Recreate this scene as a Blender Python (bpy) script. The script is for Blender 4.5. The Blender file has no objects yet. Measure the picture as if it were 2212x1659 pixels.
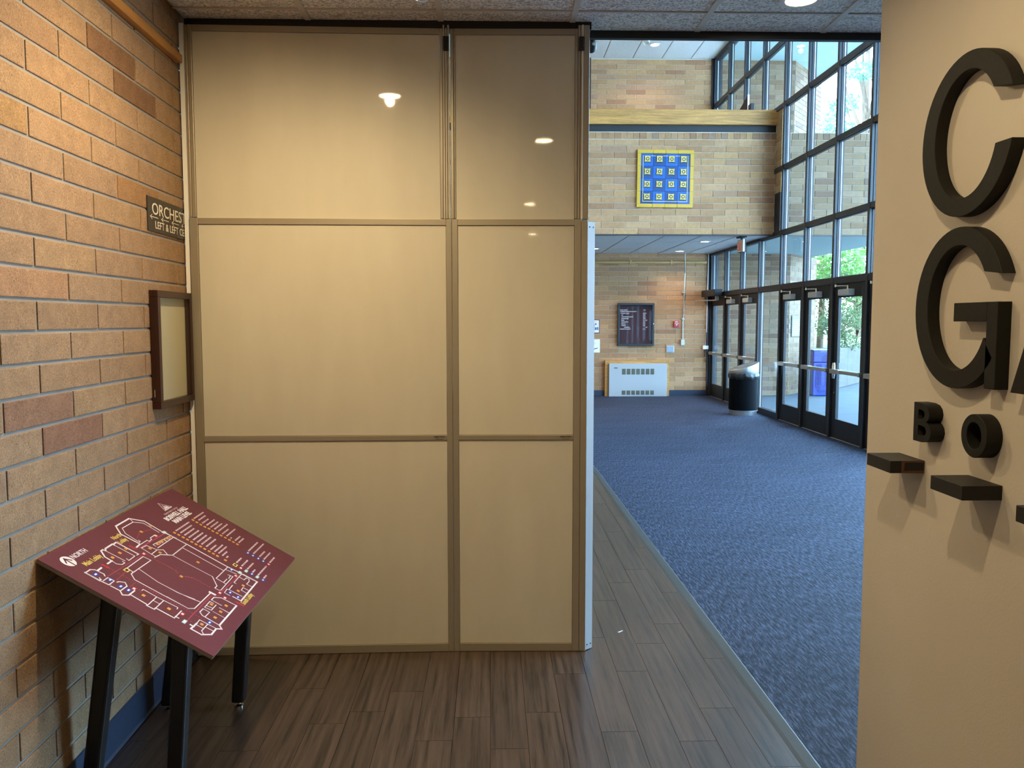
import bpy, bmesh, math, random, json
from mathutils import Vector, Matrix
R = random.Random(7)
SC = bpy.context.scene
COL = SC.collection
PI = math.pi

# ------------------------------------------------------------------ camera
cam_d = bpy.data.cameras.new('camera')
cam = bpy.data.objects.new('camera', cam_d); COL.objects.link(cam)
cam_d.sensor_width = 36.0
cam_d.lens = 1751.25 * 36.0 / 2212.0
cam_d.clip_start = 0.05; cam_d.clip_end = 500
p_, y_, r_ = .0777424, .0258183, .000346
fwd = Vector((math.sin(y_)*math.cos(p_), math.cos(y_)*math.cos(p_), -math.sin(p_)))
rgt = Vector((math.cos(y_), -math.sin(y_), 0)); dwn = fwd.cross(rgt)
r2 = rgt*math.cos(r_) + dwn*math.sin(r_); d2 = -rgt*math.sin(r_) + dwn*math.cos(r_)
cam.matrix_world = Matrix(((r2.x, -d2.x, -fwd.x, 0), (r2.y, -d2.y, -fwd.y, 0), (r2.z, -d2.z, -fwd.z, 1.58), (0, 0, 0, 1)))
SC.camera = cam

# ------------------------------------------------------------------ light and exposure
SC.view_settings.view_transform = 'Standard'; SC.view_settings.look = 'None'
SC.view_settings.exposure = 0.0; SC.view_settings.gamma = 1.0
SC.view_settings.use_curve_mapping = False
W_STRENGTH = 22.0
SKY = (.40, .68, 1.0)
world = bpy.data.worlds.new('sky'); SC.world = world; world.use_nodes = True
bg = world.node_tree.nodes['Background']
bg.inputs[0].default_value = (*SKY, 1); bg.inputs[1].default_value = W_STRENGTH
sun_d = bpy.data.lights.new('sun', 'SUN'); sun_d.energy = 30.0; sun_d.angle = math.radians(.6); sun_d.color = (.64, .83, 1.0)
sun = bpy.data.objects.new('sun', sun_d); COL.objects.link(sun)
sun.rotation_euler = Vector((.50, .35, -.80)).to_track_quat('-Z', 'Y').to_euler()
por_d = bpy.data.lights.new('window_portal', 'AREA'); por_d.shape = 'RECTANGLE'; por_d.size = 13.4; por_d.size_y = 6.8
por_d.cycles.is_portal = True
por = bpy.data.objects.new('window_portal', por_d); COL.objects.link(por)
por.location = (4.80, 10.3, 3.5); por.rotation_euler = Vector((-1, 0, 0)).to_track_quat('-Z', 'Z').to_euler()
WARM = (1, .745, .40)
NEUT = (1, .86, .66)
def spot(name, loc, watts, cone=110, blend=.6, color=WARM, rad=.05, aim=(0, 0, -1)):
    d = bpy.data.lights.new(name, 'SPOT'); d.energy = watts; d.color = color; d.spot_size = math.radians(cone)
    d.spot_blend = blend; d.shadow_soft_size = rad
    o = bpy.data.objects.new(name, d); COL.objects.link(o); o.location = loc
    o.rotation_euler = Vector(aim).to_track_quat('-Z', 'Y').to_euler()
    return o
# the alcove's downlights (the first three throw the double shadows on the lettered wall and the pool on the partition)
ALCOVE = [((.30, 1.37), 46, 118), ((-.555, 2.565), 128, 150), ((1.31, 3.50), 45, 110), ((.22, -1.95), 70, 140), ((.28, -5.2), 120, 150)]
AIMS = {0: (.42, .32, -1), 1: (-.20, .22, -1)}                    # two of them are tilted: to the lettering, to the partition
for i, ((x, y), w, cone) in enumerate(ALCOVE):
    spot('downlight_lamp', (x, y, 2.895), w, cone, 1.0, rad=.025, aim=AIMS.get(i, (0, 0, -1)))
spot('wall_wash_lamp', (-.30, 3.40, 2.86), 58, 62, .8, rad=.025, aim=(1.55, -1.35, -1.35))    # the tilted lamp by the partition that lights the lettering
for x, y in ((3.78, 16.30), (3.77, 14.33), (2.0, 15.77), (.3, 15.2)):
    spot('soffit_lamp', (x, y, 2.935), 70, 130, .8, NEUT)
for x, y in ((3.19, 16.12), (1.0, 16.0)):
    spot('gallery_lamp', (x, y, 6.83), 60, 150, .9, NEUT)
for x, y in ((3.2, 9.6), (1.2, 9.6)):
    spot('lobby_lamp', (x, y, 6.83), 130, 110, .6, NEUT)

# ------------------------------------------------------------------ helpers
class MB:
    def __init__(s): s.v = []; s.f = []; s.m = []
    def add(s, vs, fs, mi=0):
        b = len(s.v); s.v += [tuple(v) for v in vs]; s.f += [tuple(i+b for i in f) for f in fs]; s.m += [mi]*len(fs); return s
    def box(s, x0, x1, y0, y1, z0, z1, mi=0):
        return s.add([(x0,y0,z0),(x1,y0,z0),(x1,y1,z0),(x0,y1,z0),(x0,y0,z1),(x1,y0,z1),(x1,y1,z1),(x0,y1,z1)],
                     [(0,3,2,1),(4,5,6,7),(0,1,5,4),(1,2,6,5),(2,3,7,6),(3,0,4,7)], mi)
    def prism(s, pts, d, mi=0):
        """pts: 3-D polygon, d: extrusion vector"""
        n = len(pts); d = Vector(d); a = [Vector(p) for p in pts]
        return s.add(a + [p+d for p in a], [tuple(range(n))[::-1], tuple(range(n, 2*n))] + [(i, (i+1) % n, n+(i+1) % n, n+i) for i in range(n)], mi)
    def ring(s, outer, inner, d, mi=0, closed=True):
        n = len(outer); d = Vector(d); o = [Vector(p) for p in outer]; i_ = [Vector(p) for p in inner]
        vs = o + i_ + [p+d for p in o] + [p+d for p in i_]; fs = []
        for k in range(n if closed else n-1):
            j = (k+1) % n
            fs += [(k, j, n+j, n+k), (2*n+k, 3*n+k, 3*n+j, 2*n+j), (k, 2*n+k, 2*n+j, j), (n+k, n+j, 3*n+j, 3*n+k)]
        if not closed: fs += [(0, n, 3*n, 2*n), (n-1, 3*n-1, 4*n-1, 2*n-1)]
        return s.add(vs, fs, mi)
    def lathe(s, c, prof, n=32, axis='z', mi=0):
        c = Vector(c); vs = []; fs = []
        for r, h in prof:
            for k in range(n):
                a = 2*PI*k/n; u, v = r*math.cos(a), r*math.sin(a)
                vs.append(c + (Vector((u, v, h)) if axis == 'z' else Vector((h, u, v)) if axis == 'x' else Vector((u, h, v))))
        m = len(prof)
        for j in range(m-1):
            for k in range(n):
                fs.append((j*n+k, j*n+(k+1) % n, (j+1)*n+(k+1) % n, (j+1)*n+k))
        if prof[0][0] > 1e-6: fs.append(tuple(range(n))[::-1])
        if prof[-1][0] > 1e-6: fs.append(tuple((m-1)*n+k for k in range(n)))
        return s.add(vs, fs, mi)
    def tube(s, pts, r, n=10, mi=0):
        pts = [Vector(p) for p in pts]; vs = []; fs = []
        for i, p in enumerate(pts):
            t = (pts[min(i+1, len(pts)-1)] - pts[max(i-1, 0)]).normalized()
            a = t.cross(Vector((0, 0, 1)));
            if a.length < .05: a = t.cross(Vector((1, 0, 0)))
            a.normalize(); b = t.cross(a); rr = r[i] if isinstance(r, (list, tuple)) else r
            for k in range(n):
                an = 2*PI*k/n; vs.append(p + a*rr*math.cos(an) + b*rr*math.sin(an))
        for i in range(len(pts)-1):
            for k in range(n): fs.append((i*n+k, i*n+(k+1) % n, (i+1)*n+(k+1) % n, (i+1)*n+k))
        fs += [tuple(range(n))[::-1], tuple((len(pts)-1)*n+k for k in range(n))]
        return s.add(vs, fs, mi)
    def mesh(s, name, mats, smooth=False, bevel=0, seg=2, angle=40):
        me = bpy.data.meshes.new(name); me.from_pydata(s.v, [], s.f)
        for m in (mats if isinstance(mats, (list, tuple)) else [mats]): me.materials.append(m)
        me.polygons.foreach_set('material_index', s.m)
        bm = bmesh.new(); bm.from_mesh(me)
        bmesh.ops.recalc_face_normals(bm, faces=bm.faces[:])
        if bevel:
            ed = [e for e in bm.edges if len(e.link_faces) == 2 and e.calc_face_angle(0) > math.radians(angle)]
            bmesh.ops.bevel(bm, geom=ed, offset=bevel, segments=seg, affect='EDGES', profile=.5, clamp_overlap=True)
        bm.to_mesh(me); bm.free()
        if smooth:
            me.polygons.foreach_set('use_smooth', [True]*len(me.polygons)); me.set_sharp_from_angle(angle=math.radians(angle))
        me.update(); return me
    def obj(s, name, mats, parent=None, **k):
        o = bpy.data.objects.new(name, s.mesh(name, mats, **k)); COL.objects.link(o)
        if parent: o.parent = parent
        return o
def mk(name, me, parent=None, loc=(0, 0, 0), scale=(1, 1, 1), rot=None, color=None):
    o = bpy.data.objects.new(name, me); COL.objects.link(o); o.location = loc; o.scale = scale
    if rot is not None: o.rotation_euler = rot
    if parent: o.parent = parent
    if color: o.color = color
    return o
def empty(name, loc=(0, 0, 0), rot=(0, 0, 0)):
    o = bpy.data.objects.new(name, None); COL.objects.link(o); o.location = loc; o.rotation_euler = rot; o.empty_display_size = .05
    return o
def tag(o, label, cat, group=None):
    o['label'] = label; o['category'] = cat; o['kind'] = 'thing'
    if group: o['group'] = group
    return o
def structure(o, label=None):
    o['kind'] = 'structure'
    if label: o['label'] = label
    return o
def box(name, b, mat, parent=None, **k): return MB().box(*b).obj(name, mat, parent, **k)

# ------------------------------------------------------------------ materials
def rgb(h):
    h = h.lstrip('#'); c = [int(h[i:i+2], 16)/255 for i in (0, 2, 4)]
    return tuple(x/12.92 if x <= .04045 else ((x+.055)/1.055)**2.4 for x in c)
class NT:
    def __init__(s, name):
        s.m = bpy.data.materials.new(name); s.m.use_nodes = True; s.t = s.m.node_tree; s.b = s.t.nodes['Principled BSDF']
    def n(s, typ, **k):
        n = s.t.nodes.new(typ)
        for a, v in k.items():
            if a.startswith('i_'): n.inputs[a[2:].replace('_', ' ')].default_value = v
            else: setattr(n, a, v)
        return n
    def l(s, a, b): s.t.links.new(a, b); return s
    def coord(s, scale=(1, 1, 1), kind='Object'):
        c = s.n('ShaderNodeTexCoord'); m = s.n('ShaderNodeMapping'); m.inputs['Scale'].default_value = scale
        s.l(c.outputs[kind], m.inputs[0]); return m.outputs[0]
    def pos(s, scale=(1, 1, 1)):
        c = s.n('ShaderNodeNewGeometry'); m = s.n('ShaderNodeMapping'); m.inputs['Scale'].default_value = scale
        s.l(c.outputs['Position'], m.inputs[0]); return m.outputs[0]
    def noise(s, vec, scale, detail=3, rough=.55):
        n = s.n('ShaderNodeTexNoise'); n.inputs['Scale'].default_value = scale; n.inputs['Detail'].default_value = detail
        n.inputs['Roughness'].default_value = rough; s.l(vec, n.inputs['Vector']); return n.outputs['Fac']
    def ramp(s, fac, stops):
        r = s.n('ShaderNodeValToRGB'); e = r.color_ramp.elements
        while len(e) < len(stops): e.new(.5)
        for i, (p, c) in enumerate(stops): e[i].position = p; e[i].color = (*c, 1) if len(c) == 3 else c
        s.l(fac, r.inputs[0]); return r.outputs[0]
    def mix(s, fac, a, b, mode='MIX'):
        m = s.n('ShaderNodeMix', data_type='RGBA', blend_type=mode)
        for v, i in ((fac, 0), (a, 6), (b, 7)):
            if hasattr(v, 'is_output'): s.l(v, m.inputs[i])
            else: m.inputs[i].default_value = v if i == 0 else (*v, 1)
        return m.outputs[2]
    def bump(s, h, strength=.3, dist=.002):
        b = s.n('ShaderNodeBump'); b.inputs['Strength'].default_value = strength; b.inputs['Distance'].default_value = dist
        s.l(h, b.inputs['Height']); s.l(b.outputs[0], s.b.inputs['Normal']); return s
    def set(s, **k):
        for a, v in k.items(): s.b.inputs[a.replace('_', ' ')].default_value = v
        return s
def plain(name, col, rough=.5, metal=0, **k):
    t = NT(name); t.b.inputs['Base Color'].default_value = (*col, 1); t.set(Roughness=rough, Metallic=metal, **k)
    v = t.pos(); nz = t.noise(v, 60, 2); mm = t.n('ShaderNodeMapRange'); mm.inputs['To Min'].default_value = rough*.9; mm.inputs['To Max'].default_value = min(1, rough*1.1)
    t.l(nz, mm.inputs[0]); t.l(mm.outputs[0], t.b.inputs['Roughness']); return t.m
def emit(name, col, st):
    t = NT(name); t.b.inputs['Base Color'].default_value = (*col, 1); t.b.inputs['Emission Color'].default_value = (*col, 1); t.b.inputs['Emission Strength'].default_value = st
    return t.m
def brick_mat(name, hi=185, bump=.4):
    t = NT(name); oi = t.n('ShaderNodeObjectInfo'); v = t.pos()
    fine = t.noise(v, hi, 4, .7); mid = t.noise(v, 22, 3)
    c = t.mix(t.ramp(fine, [(.32, (.62, .58, .52)), (.5, (1, 1, 1)), (.7, (1.22, 1.2, 1.15))]), (0, 0, 0), (1, 1, 1))
    m = t.n('ShaderNodeMix', data_type='RGBA', blend_type='MULTIPLY'); m.inputs[0].default_value = 1
    t.l(oi.outputs['Color'], m.inputs[6]); t.l(t.ramp(fine, [(.30, (.34, .30, .26)), (.43, (.88, .87, .85)), (.58, (1.05, 1.05, 1.04)), (.70, (1.65, 1.62, 1.52))]), m.inputs[7])
    m2 = t.n('ShaderNodeMix', data_type='RGBA', blend_type='MULTIPLY'); m2.inputs[0].default_value = 1
    t.l(m.outputs[2], m2.inputs[6]); t.l(t.ramp(mid, [(.3, (.86, .85, .84)), (.7, (1.1, 1.1, 1.1))]), m2.inputs[7])
    t.l(m2.outputs[2], t.b.inputs['Base Color']); t.set(Roughness=.85); t.bump(fine, bump, .002); return t.m
def brick_tex_mat(name):
    t = NT(name); g = t.n('ShaderNodeNewGeometry'); sx = t.n('ShaderNodeSeparateXYZ'); t.l(g.outputs['Position'], sx.inputs[0])
    ad = t.n('ShaderNodeMath', operation='ADD'); t.l(sx.outputs[0], ad.inputs[0]); t.l(sx.outputs[1], ad.inputs[1])
    cb = t.n('ShaderNodeCombineXYZ'); t.l(ad.outputs[0], cb.inputs[0]); t.l(sx.outputs[2], cb.inputs[1])
    b = t.n('ShaderNodeTexBrick'); t.l(cb.outputs[0], b.inputs[0])
    for k, v in (('Scale', 1), ('Mortar Size', .005), ('Brick Width', .3975), ('Row Height', .0966)): b.inputs[k].default_value = v
    b.inputs['Color1'].default_value = (*rgb('#b08a5a'), 1); b.inputs['Color2'].default_value = (*rgb('#9a7148'), 1); b.inputs['Mortar'].default_value = (*rgb('#a39c92'), 1)
    t.l(b.outputs[0], t.b.inputs['Base Color']); t.set(Roughness=.85); t.bump(b.outputs[1], -.4, .004); return t.m
def tile_mat(name, col=(.70, .67, .62), dark=(.22, .20, .18), scale=1):
    t = NT(name); v = t.pos()
    vn = t.n('ShaderNodeTexVoronoi'); vn.inputs['Scale'].default_value = 95*scale; vn.inputs['Randomness'].default_value = 1
    wob = t.noise(v, 60*scale, 3, .7); a = t.noise(v, 150*scale, 4, .75)
    f = t.ramp(a, [(.40, (0, 0, 0)), (.50, (1, 1, 1))]); f2 = t.ramp(wob, [(.36, (.35, .35, .35)), (.5, (1, 1, 1))])
    h = t.n('ShaderNodeMath', operation='MULTIPLY'); t.l(f, h.inputs[0]); t.l(f2, h.inputs[1])
    t.l(t.mix(h.outputs[0], dark, col), t.b.inputs['Base Color']); t.set(Roughness=.95); t.bump(h.outputs[0], .6, .004); return t.m
def wood_mat(name, base, dark, scale=1, axis=1, rough=.45, gloss=.5, stops=(.48, .66, .9), fine=1):
    t = NT(name); sc = [16*scale*fine]*3; sc[axis] = 1.1*scale
    v = t.pos(sc); oi = t.n('ShaderNodeObjectInfo'); va = t.n('ShaderNodeVectorMath', operation='ADD'); cb = t.n('ShaderNodeCombineXYZ')
    ml = t.n('ShaderNodeMath', operation='MULTIPLY'); ml.inputs[1].default_value = 37; t.l(oi.outputs['Random'], ml.inputs[0]); t.l(ml.outputs[0], cb.inputs[0]); t.l(ml.outputs[0], cb.inputs[1])
    t.l(v, va.inputs[0]); t.l(cb.outputs[0], va.inputs[1])
    n1 = t.noise(va.outputs[0], 1, 5, .62); n2 = t.noise(va.outputs[0], 6, 4, .7)
    mx = t.n('ShaderNodeMath', operation='MULTIPLY_ADD'); t.l(n2, mx.inputs[0]); mx.inputs[1].default_value = .45; t.l(n1, mx.inputs[2])
    hv = t.n('ShaderNodeMapRange'); hv.inputs['To Min'].default_value = .88; hv.inputs['To Max'].default_value = 1.12; t.l(oi.outputs['Random'], hv.inputs[0])
    c = t.ramp(mx.outputs[0], [(stops[0], dark), (stops[1], base), (stops[2], tuple(min(1, x*1.6) for x in base))])
    m2 = t.n('ShaderNodeMix', data_type='RGBA', blend_type='MULTIPLY'); m2.inputs[0].default_value = 1; t.l(c, m2.inputs[6])
    c3 = t.n('ShaderNodeCombineColor')
    for i in range(3): t.l(hv.outputs[0], c3.inputs[i])
    t.l(c3.outputs[0], m2.inputs[7]); t.l(m2.outputs[2], t.b.inputs['Base Color']); t.set(Roughness=rough, Specular_IOR_Level=gloss); t.bump(mx.outputs[0], .12, .001); return t.m
def carpet_mat():
    t = NT('charcoal_carpet'); v = t.pos((95, 13, 1)); a = t.noise(v, 1, 3, .75); b = t.noise(t.pos((420, 260, 1)), 1, 2, .8)
    big = t.noise(t.pos((1.2, 2.2, 1)), 1, 2)
    mx = t.n('ShaderNodeMath', operation='MULTIPLY_ADD'); t.l(b, mx.inputs[0]); mx.inputs[1].default_value = .6; t.l(a, mx.inputs[2])
    c = t.ramp(mx.outputs[0], [(.58, (.0050, .0066, .0125)), (.78, (.0200, .0250, .0460)), (.98, (.100, .120, .190))])
    c = t.mix(1, c, t.ramp(big, [(.3, (.85, .85, .85)), (.7, (1.12, 1.12, 1.12))]), 'MULTIPLY')
    t.l(c, t.b.inputs['Base Color']); t.set(Roughness=.75, Specular_IOR_Level=.15, Sheen_Weight=.0, Sheen_Roughness=.3); t.bump(mx.outputs[0], .6, .004); return t.m
def glass_mat(name='clear_glass', tint=(.955, .985, .985), ior=1.45):
    t = NT(name); t.t.nodes.remove(t.b)
    tr = t.n('ShaderNodeBsdfTransparent'); tr.inputs[0].default_value = (*tint, 1)
    gl = t.n('ShaderNodeBsdfGlossy'); gl.inputs['Roughness'].default_value = .0
    fr = t.n('ShaderNodeFresnel'); fr.inputs[0].default_value = ior
    ge = t.n('ShaderNodeNewGeometry'); iv = t.n('ShaderNodeMath', operation='SUBTRACT'); iv.inputs[0].default_value = 1; t.l(ge.outputs['Backfacing'], iv.inputs[1])
    fm = t.n('ShaderNodeMath', operation='MULTIPLY'); t.l(fr.outputs[0], fm.inputs[0]); t.l(iv.outputs[0], fm.inputs[1])      # a thin pane reflects once, at the face the ray meets
    mx = t.n('ShaderNodeMixShader'); t.l(fm.outputs[0], mx.inputs[0]); t.l(tr.outputs[0], mx.inputs[1]); t.l(gl.outputs[0], mx.inputs[2])
    t.l(mx.outputs[0], t.t.nodes['Material Output'].inputs[0]); return t.m
def panel_mat():
    t = NT('whiteboard_laminate'); v = t.pos(); a = t.noise(v, 420, 2); g = t.noise(t.pos((3, 3, .8)), 2, 3)
    t.l(t.ramp(g, [(.3, (.60, .56, .455)), (.7, (.65, .61, .50))]), t.b.inputs['Base Color'])
    t.set(Roughness=.55, Coat_Weight=.6, Coat_Roughness=.035, Coat_IOR=1.5); t.bump(a, .05, .0006); return t.m
def wall_paint():
    t = NT('cream_wall_paint'); v = t.pos(); a = t.noise(v, 150, 3, .6); g = t.noise(v, 1.5, 3)
    t.l(t.ramp(g, [(.3, (.56, .515, .45)), (.7, (.61, .565, .50))]), t.b.inputs['Base Color']); t.set(Roughness=.7); t.bump(a, .28, .002); return t.m
def concrete(name, a=(.36, .36, .35), b=(.46, .46, .45)):
    t = NT(name); v = t.pos(); n1 = t.noise(v, 3, 5, .65); t.l(t.ramp(n1, [(.3, a), (.7, b)]), t.b.inputs['Base Color']); t.set(Roughness=.9); t.bump(t.noise(v, 90, 3), .2, .003); return t.m
def leaf_mat(name, a, b):
    t = NT(name); v = t.pos(); n1 = t.noise(v, 9, 3); t.l(t.ramp(n1, [(.3, a), (.7, b)]), t.b.inputs['Base Color']); t.set(Roughness=.55, Transmission_Weight=0)
    t.t.nodes['Material Output']
    tl = t.n('ShaderNodeBsdfTranslucent'); tl.inputs[0].default_value = (*b, 1); mx = t.n('ShaderNodeMixShader'); mx.inputs[0].default_value = .35
    t.l(t.b.outputs[0], mx.inputs[1]); t.l(tl.outputs[0], mx.inputs[2]); t.l(mx.outputs[0], t.t.nodes['Material Output'].inputs[0]); return t.m

M = dict(
    brick=brick_mat('buff_brick'), bricktex=brick_tex_mat('buff_brickwork'),
    mortar=concrete('grey_mortar', rgb('#888178'), rgb('#9c958b')), mortar_pale=concrete('pale_mortar', rgb('#c4bba8'), rgb('#d8d0c0')),
    ctile=tile_mat('fissured_ceiling_tile', (.90, .89, .87), (.36, .34, .32), .55), ctile_far=tile_mat('pale_ceiling_tile', (.74, .75, .76), (.45, .46, .47)),
    tee=plain('ceiling_tee', (.62, .58, .52), .5), black=plain('black_trim', (.012, .012, .014), .5),
    plank=wood_mat('walnut_vinyl_plank', rgb('#43352c'), rgb('#1f1814'), 1.5, 1, .30, .8, (.57, .71, .88), 2.1), subfloor=plain('dark_seam', (.015, .011, .009), .8),
    oak=wood_mat('honey_oak', rgb('#b4803f'), rgb('#a26f33'), 2.2, 0, .45), oaky=wood_mat('honey_oak_rail', rgb('#b07a3a'), rgb('#8a5a28'), .8, 1, .45),
    carpet=carpet_mat(), strip=plain('grey_rubber_strip', (.055, .062, .062), .5), navy=plain('navy_rubber_base', rgb('#263349'), .5),
    panel=panel_mat(), alu=plain('champagne_aluminium', (.40, .35, .27), .42, .5), alu_pale=plain('pale_extrusion', (.50, .44, .35), .5, .25), white=plain('white_plastic', (.88, .88, .88), .45),
    endp=plain('end_plate_white', (.47, .49, .51), .4), bead_lit=plain('glazing_bead_lit', (.75, .77, .78), .4), paint=wall_paint(), letter=plain('charcoal_letter_paint', rgb('#171613'), .65, Specular_IOR_Level=.3), ledge=plain('matt_black_ledge', rgb('#100f0e'), .6), rawwood=plain('reddish_raw_wood', rgb('#5a3826'), .8),
    signblk=plain('dark_brown_sign', rgb('#2b241e'), .4), signtxt=plain('cream_lettering', rgb('#e6dcc8'), .5),
    mahog=wood_mat('mahogany', rgb('#2a120d'), rgb('#170907'), 1, 2, .35), pin=plain('pale_pinboard', rgb('#c3b795'), .8),
    maroon=plain('maroon_print', rgb('#652c3a'), .42), pedge=plain('panel_edge_grey', rgb('#8c7a70'), .5), iron=plain('black_steel', (.008, .008, .008), .45), chrome=plain('chrome', (.75, .75, .75), .15, 1),
    pw=plain('print_white', rgb('#e9e4e6'), .5), po=plain('print_orange', rgb('#d99a45'), .5), pr=plain('print_red', rgb('#b3303c'), .5), prd=plain('print_dotted_red', rgb('#b5485a'), .5), pb=plain('print_blue', rgb('#2c3f9a'), .5), py=plain('print_yellow', rgb('#e6d06a'), .5), pk=plain('print_black', (.01, .01, .01), .5), pt=plain('print_pinkish_white', rgb('#d2b9c2'), .5), pteal=plain('print_teal', rgb('#a8d4cf'), .5),
    bronze=plain('dark_bronze_metal', rgb('#2b2c31'), .42, .25, Specular_IOR_Level=.5), doorblk=plain('black_door_paint', rgb('#101115'), .5), glass=glass_mat(), acrylic=glass_mat('clear_acrylic', (.97, .98, .98), 1.2), satin=plain('satin_steel', (.45, .42, .39), .35, .8), closer=plain('closer_grey', (.46, .45, .44), .4, .2),
    lamp=emit('lamp_lens', (1, .80, .48), 110), lamp_n=emit('soffit_lamp_lens', (1, .92, .78), 18), lampring=plain('lamp_trim_white', (.75, .73, .70), .5),
    ygl=plain('yellow_glaze', rgb('#c79c2a'), .3), blu=plain('blue_glaze', rgb('#0a56a6'), .3), blu2=plain('deep_blue_glaze', rgb('#0a3d78'), .3), bdk=plain('dark_glaze', rgb('#0c1c1c'), .4), crm=plain('cream_glaze', rgb('#d9bd6a'), .35),
    heatw=plain('heater_white', rgb('#aeb0b2'), .45), heatg=plain('heater_louvre', rgb('#5c5c50'), .6), heatl=plain('heater_line', rgb('#aeb2b8'), .5),
    brdred=plain('letter_board_maroon', rgb('#3c141e'), .7), frameb=plain('black_frame', (.012, .012, .013), .35), redp=plain('alarm_red', rgb('#b51f22'), .4), pipep=plain('tan_pipe_paint', rgb('#b79b66'), .5), condw=plain('conduit_steel', rgb('#b9b6b0'), .4, .4), plate=plain('brushed_plate', rgb('#8f97a3'), .4, .4),
    binblk=plain('bin_black', (.0025, .003, .0045), .7, Specular_IOR_Level=.08), binalu=plain('bin_aluminium', (.40, .40, .41), .34, .9), bag=plain('black_bag', (.012, .012, .013), .3),
    exitw=plain('exit_face', rgb('#d8cdb8'), .5), exitr=emit('exit_red', (.75, .14, .08), .25),
    pave=concrete('pavement', (.040, .052, .064), (.055, .070, .084)), bounce_ground=concrete('pale_bounce_ground', (.52, .52, .51), (.60, .60, .59)), conc=concrete('planter_concrete', rgb('#4c4a44'), rgb('#575550')), soff=plain('soffit_teal_grey', rgb('#8fa3a3'), .7), fascia=plain('fascia_beige', rgb('#b4ad9f'), .7),
    rblue=plain('recycling_blue', rgb('#082a86'), .4), rblue2=plain('recycling_dark_blue', rgb('#051a58'), .5), plq=plain('plaque_bronze_blue', rgb('#2c3a52'), .4, .3),
    bark=plain('bark', rgb('#5a4a3c'), .9), leafa=leaf_mat('bright_leaf', rgb('#35602a'), rgb('#7a9c52')), leafb=leaf_mat('olive_leaf', rgb('#3f5230'), rgb('#6d7f56')), leafc=leaf_mat('pine_needle', rgb('#3f5f4c'), rgb('#6f9a80')), grass=plain('lawn', rgb('#3f5428'), .9), dkwood=plain('dark_wood_edge', rgb('#3a2216'), .6), white_floor=plain('unseen_plaster', rgb('#d5cab8'), .8),
)
def text_mesh(body, size, mat, depth=.0004, bold=0., sx=1.0, align='LEFT', alignv='BOTTOM_BASELINE'):
    c = bpy.data.curves.new('lettering', 'FONT'); c.body = body; c.size = size; c.extrude = depth; c.offset = bold*size; c.align_x = align; c.align_y = alignv; c.resolution_u = 3
    o = bpy.data.objects.new('tmp_text', c); COL.objects.link(o); bpy.context.view_layer.update()
    me = bpy.data.meshes.new_from_object(o.evaluated_get(bpy.context.evaluated_depsgraph_get()))
    bpy.data.objects.remove(o); me.transform(Matrix.Diagonal((sx, 1, 1, 1))); me.materials.clear(); me.materials.append(mat); return me
def place(me, origin, right, up, parent=None, name='lettering'):
    """put a mesh drawn in x (right) / y (up) onto a plane"""
    r = Vector(right).normalized(); u = Vector(up).normalized(); n = r.cross(u); o = Vector(origin)
    me.transform(Matrix(((r.x, u.x, n.x, o.x), (r.y, u.y, n.y, o.y), (r.z, u.z, n.z, o.z), (0, 0, 0, 1))))
    ob = bpy.data.objects.new(name, me); COL.objects.link(ob)
    if parent: ob.parent = parent
    return ob
def fit_text(body, w, mat, height, **k):
    me = text_mesh(body, height*1.37, mat, **k); xs = [v.co.x for v in me.vertices]; s = w/(max(xs)-min(xs)); me.transform(Matrix.Translation((-min(xs), 0, 0))); me.transform(Matrix.Diagonal((s, 1, 1, 1))); return me

# ------------------------------------------------------------------ brickwork: every brick an object that shares one mesh
def brick_proto():
    e = .012; d = .03                                              # unit face 1 x 1, arris chamfer, local x along, y proud, z up
    vs = [(0, 0, 0), (1, 0, 0), (1, 0, 1), (0, 0, 1), (0, .15, 0), (1, .15, 0), (1, .15, 1), (0, .15, 1), (e, 1, e*2.6), (1-e, 1, e*2.6), (1-e, 1, 1-e*2.6), (e, 1, 1-e*2.6)]
    vs = [(x, y if i > 3 else 0, z) for i, (x, y, z) in enumerate(vs)]
    vs[4:8] = [(x, .8, z) for x, y, z in vs[4:8]]
    m = MB(); m.add(vs, [(8, 9, 10, 11), (4, 5, 9, 8), (5, 6, 10, 9), (6, 7, 11, 10), (7, 4, 8, 11), (0, 1, 5, 4), (1, 2, 6, 5), (2, 3, 7, 6), (3, 0, 4, 7)])
    return m.mesh('brick', M['brick'])
BRICK = brick_proto()
TONES = [('#b08b63', 6), ('#ab865f', 6), ('#b39069', 5), ('#a7825a', 4), ('#a5825c', 3), ('#b38f62', 3), ('#aa8763', 4), ('#9e7a57', 1)]
TONES = [rgb(h) for h, n in TONES for _ in range(n)]
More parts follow.
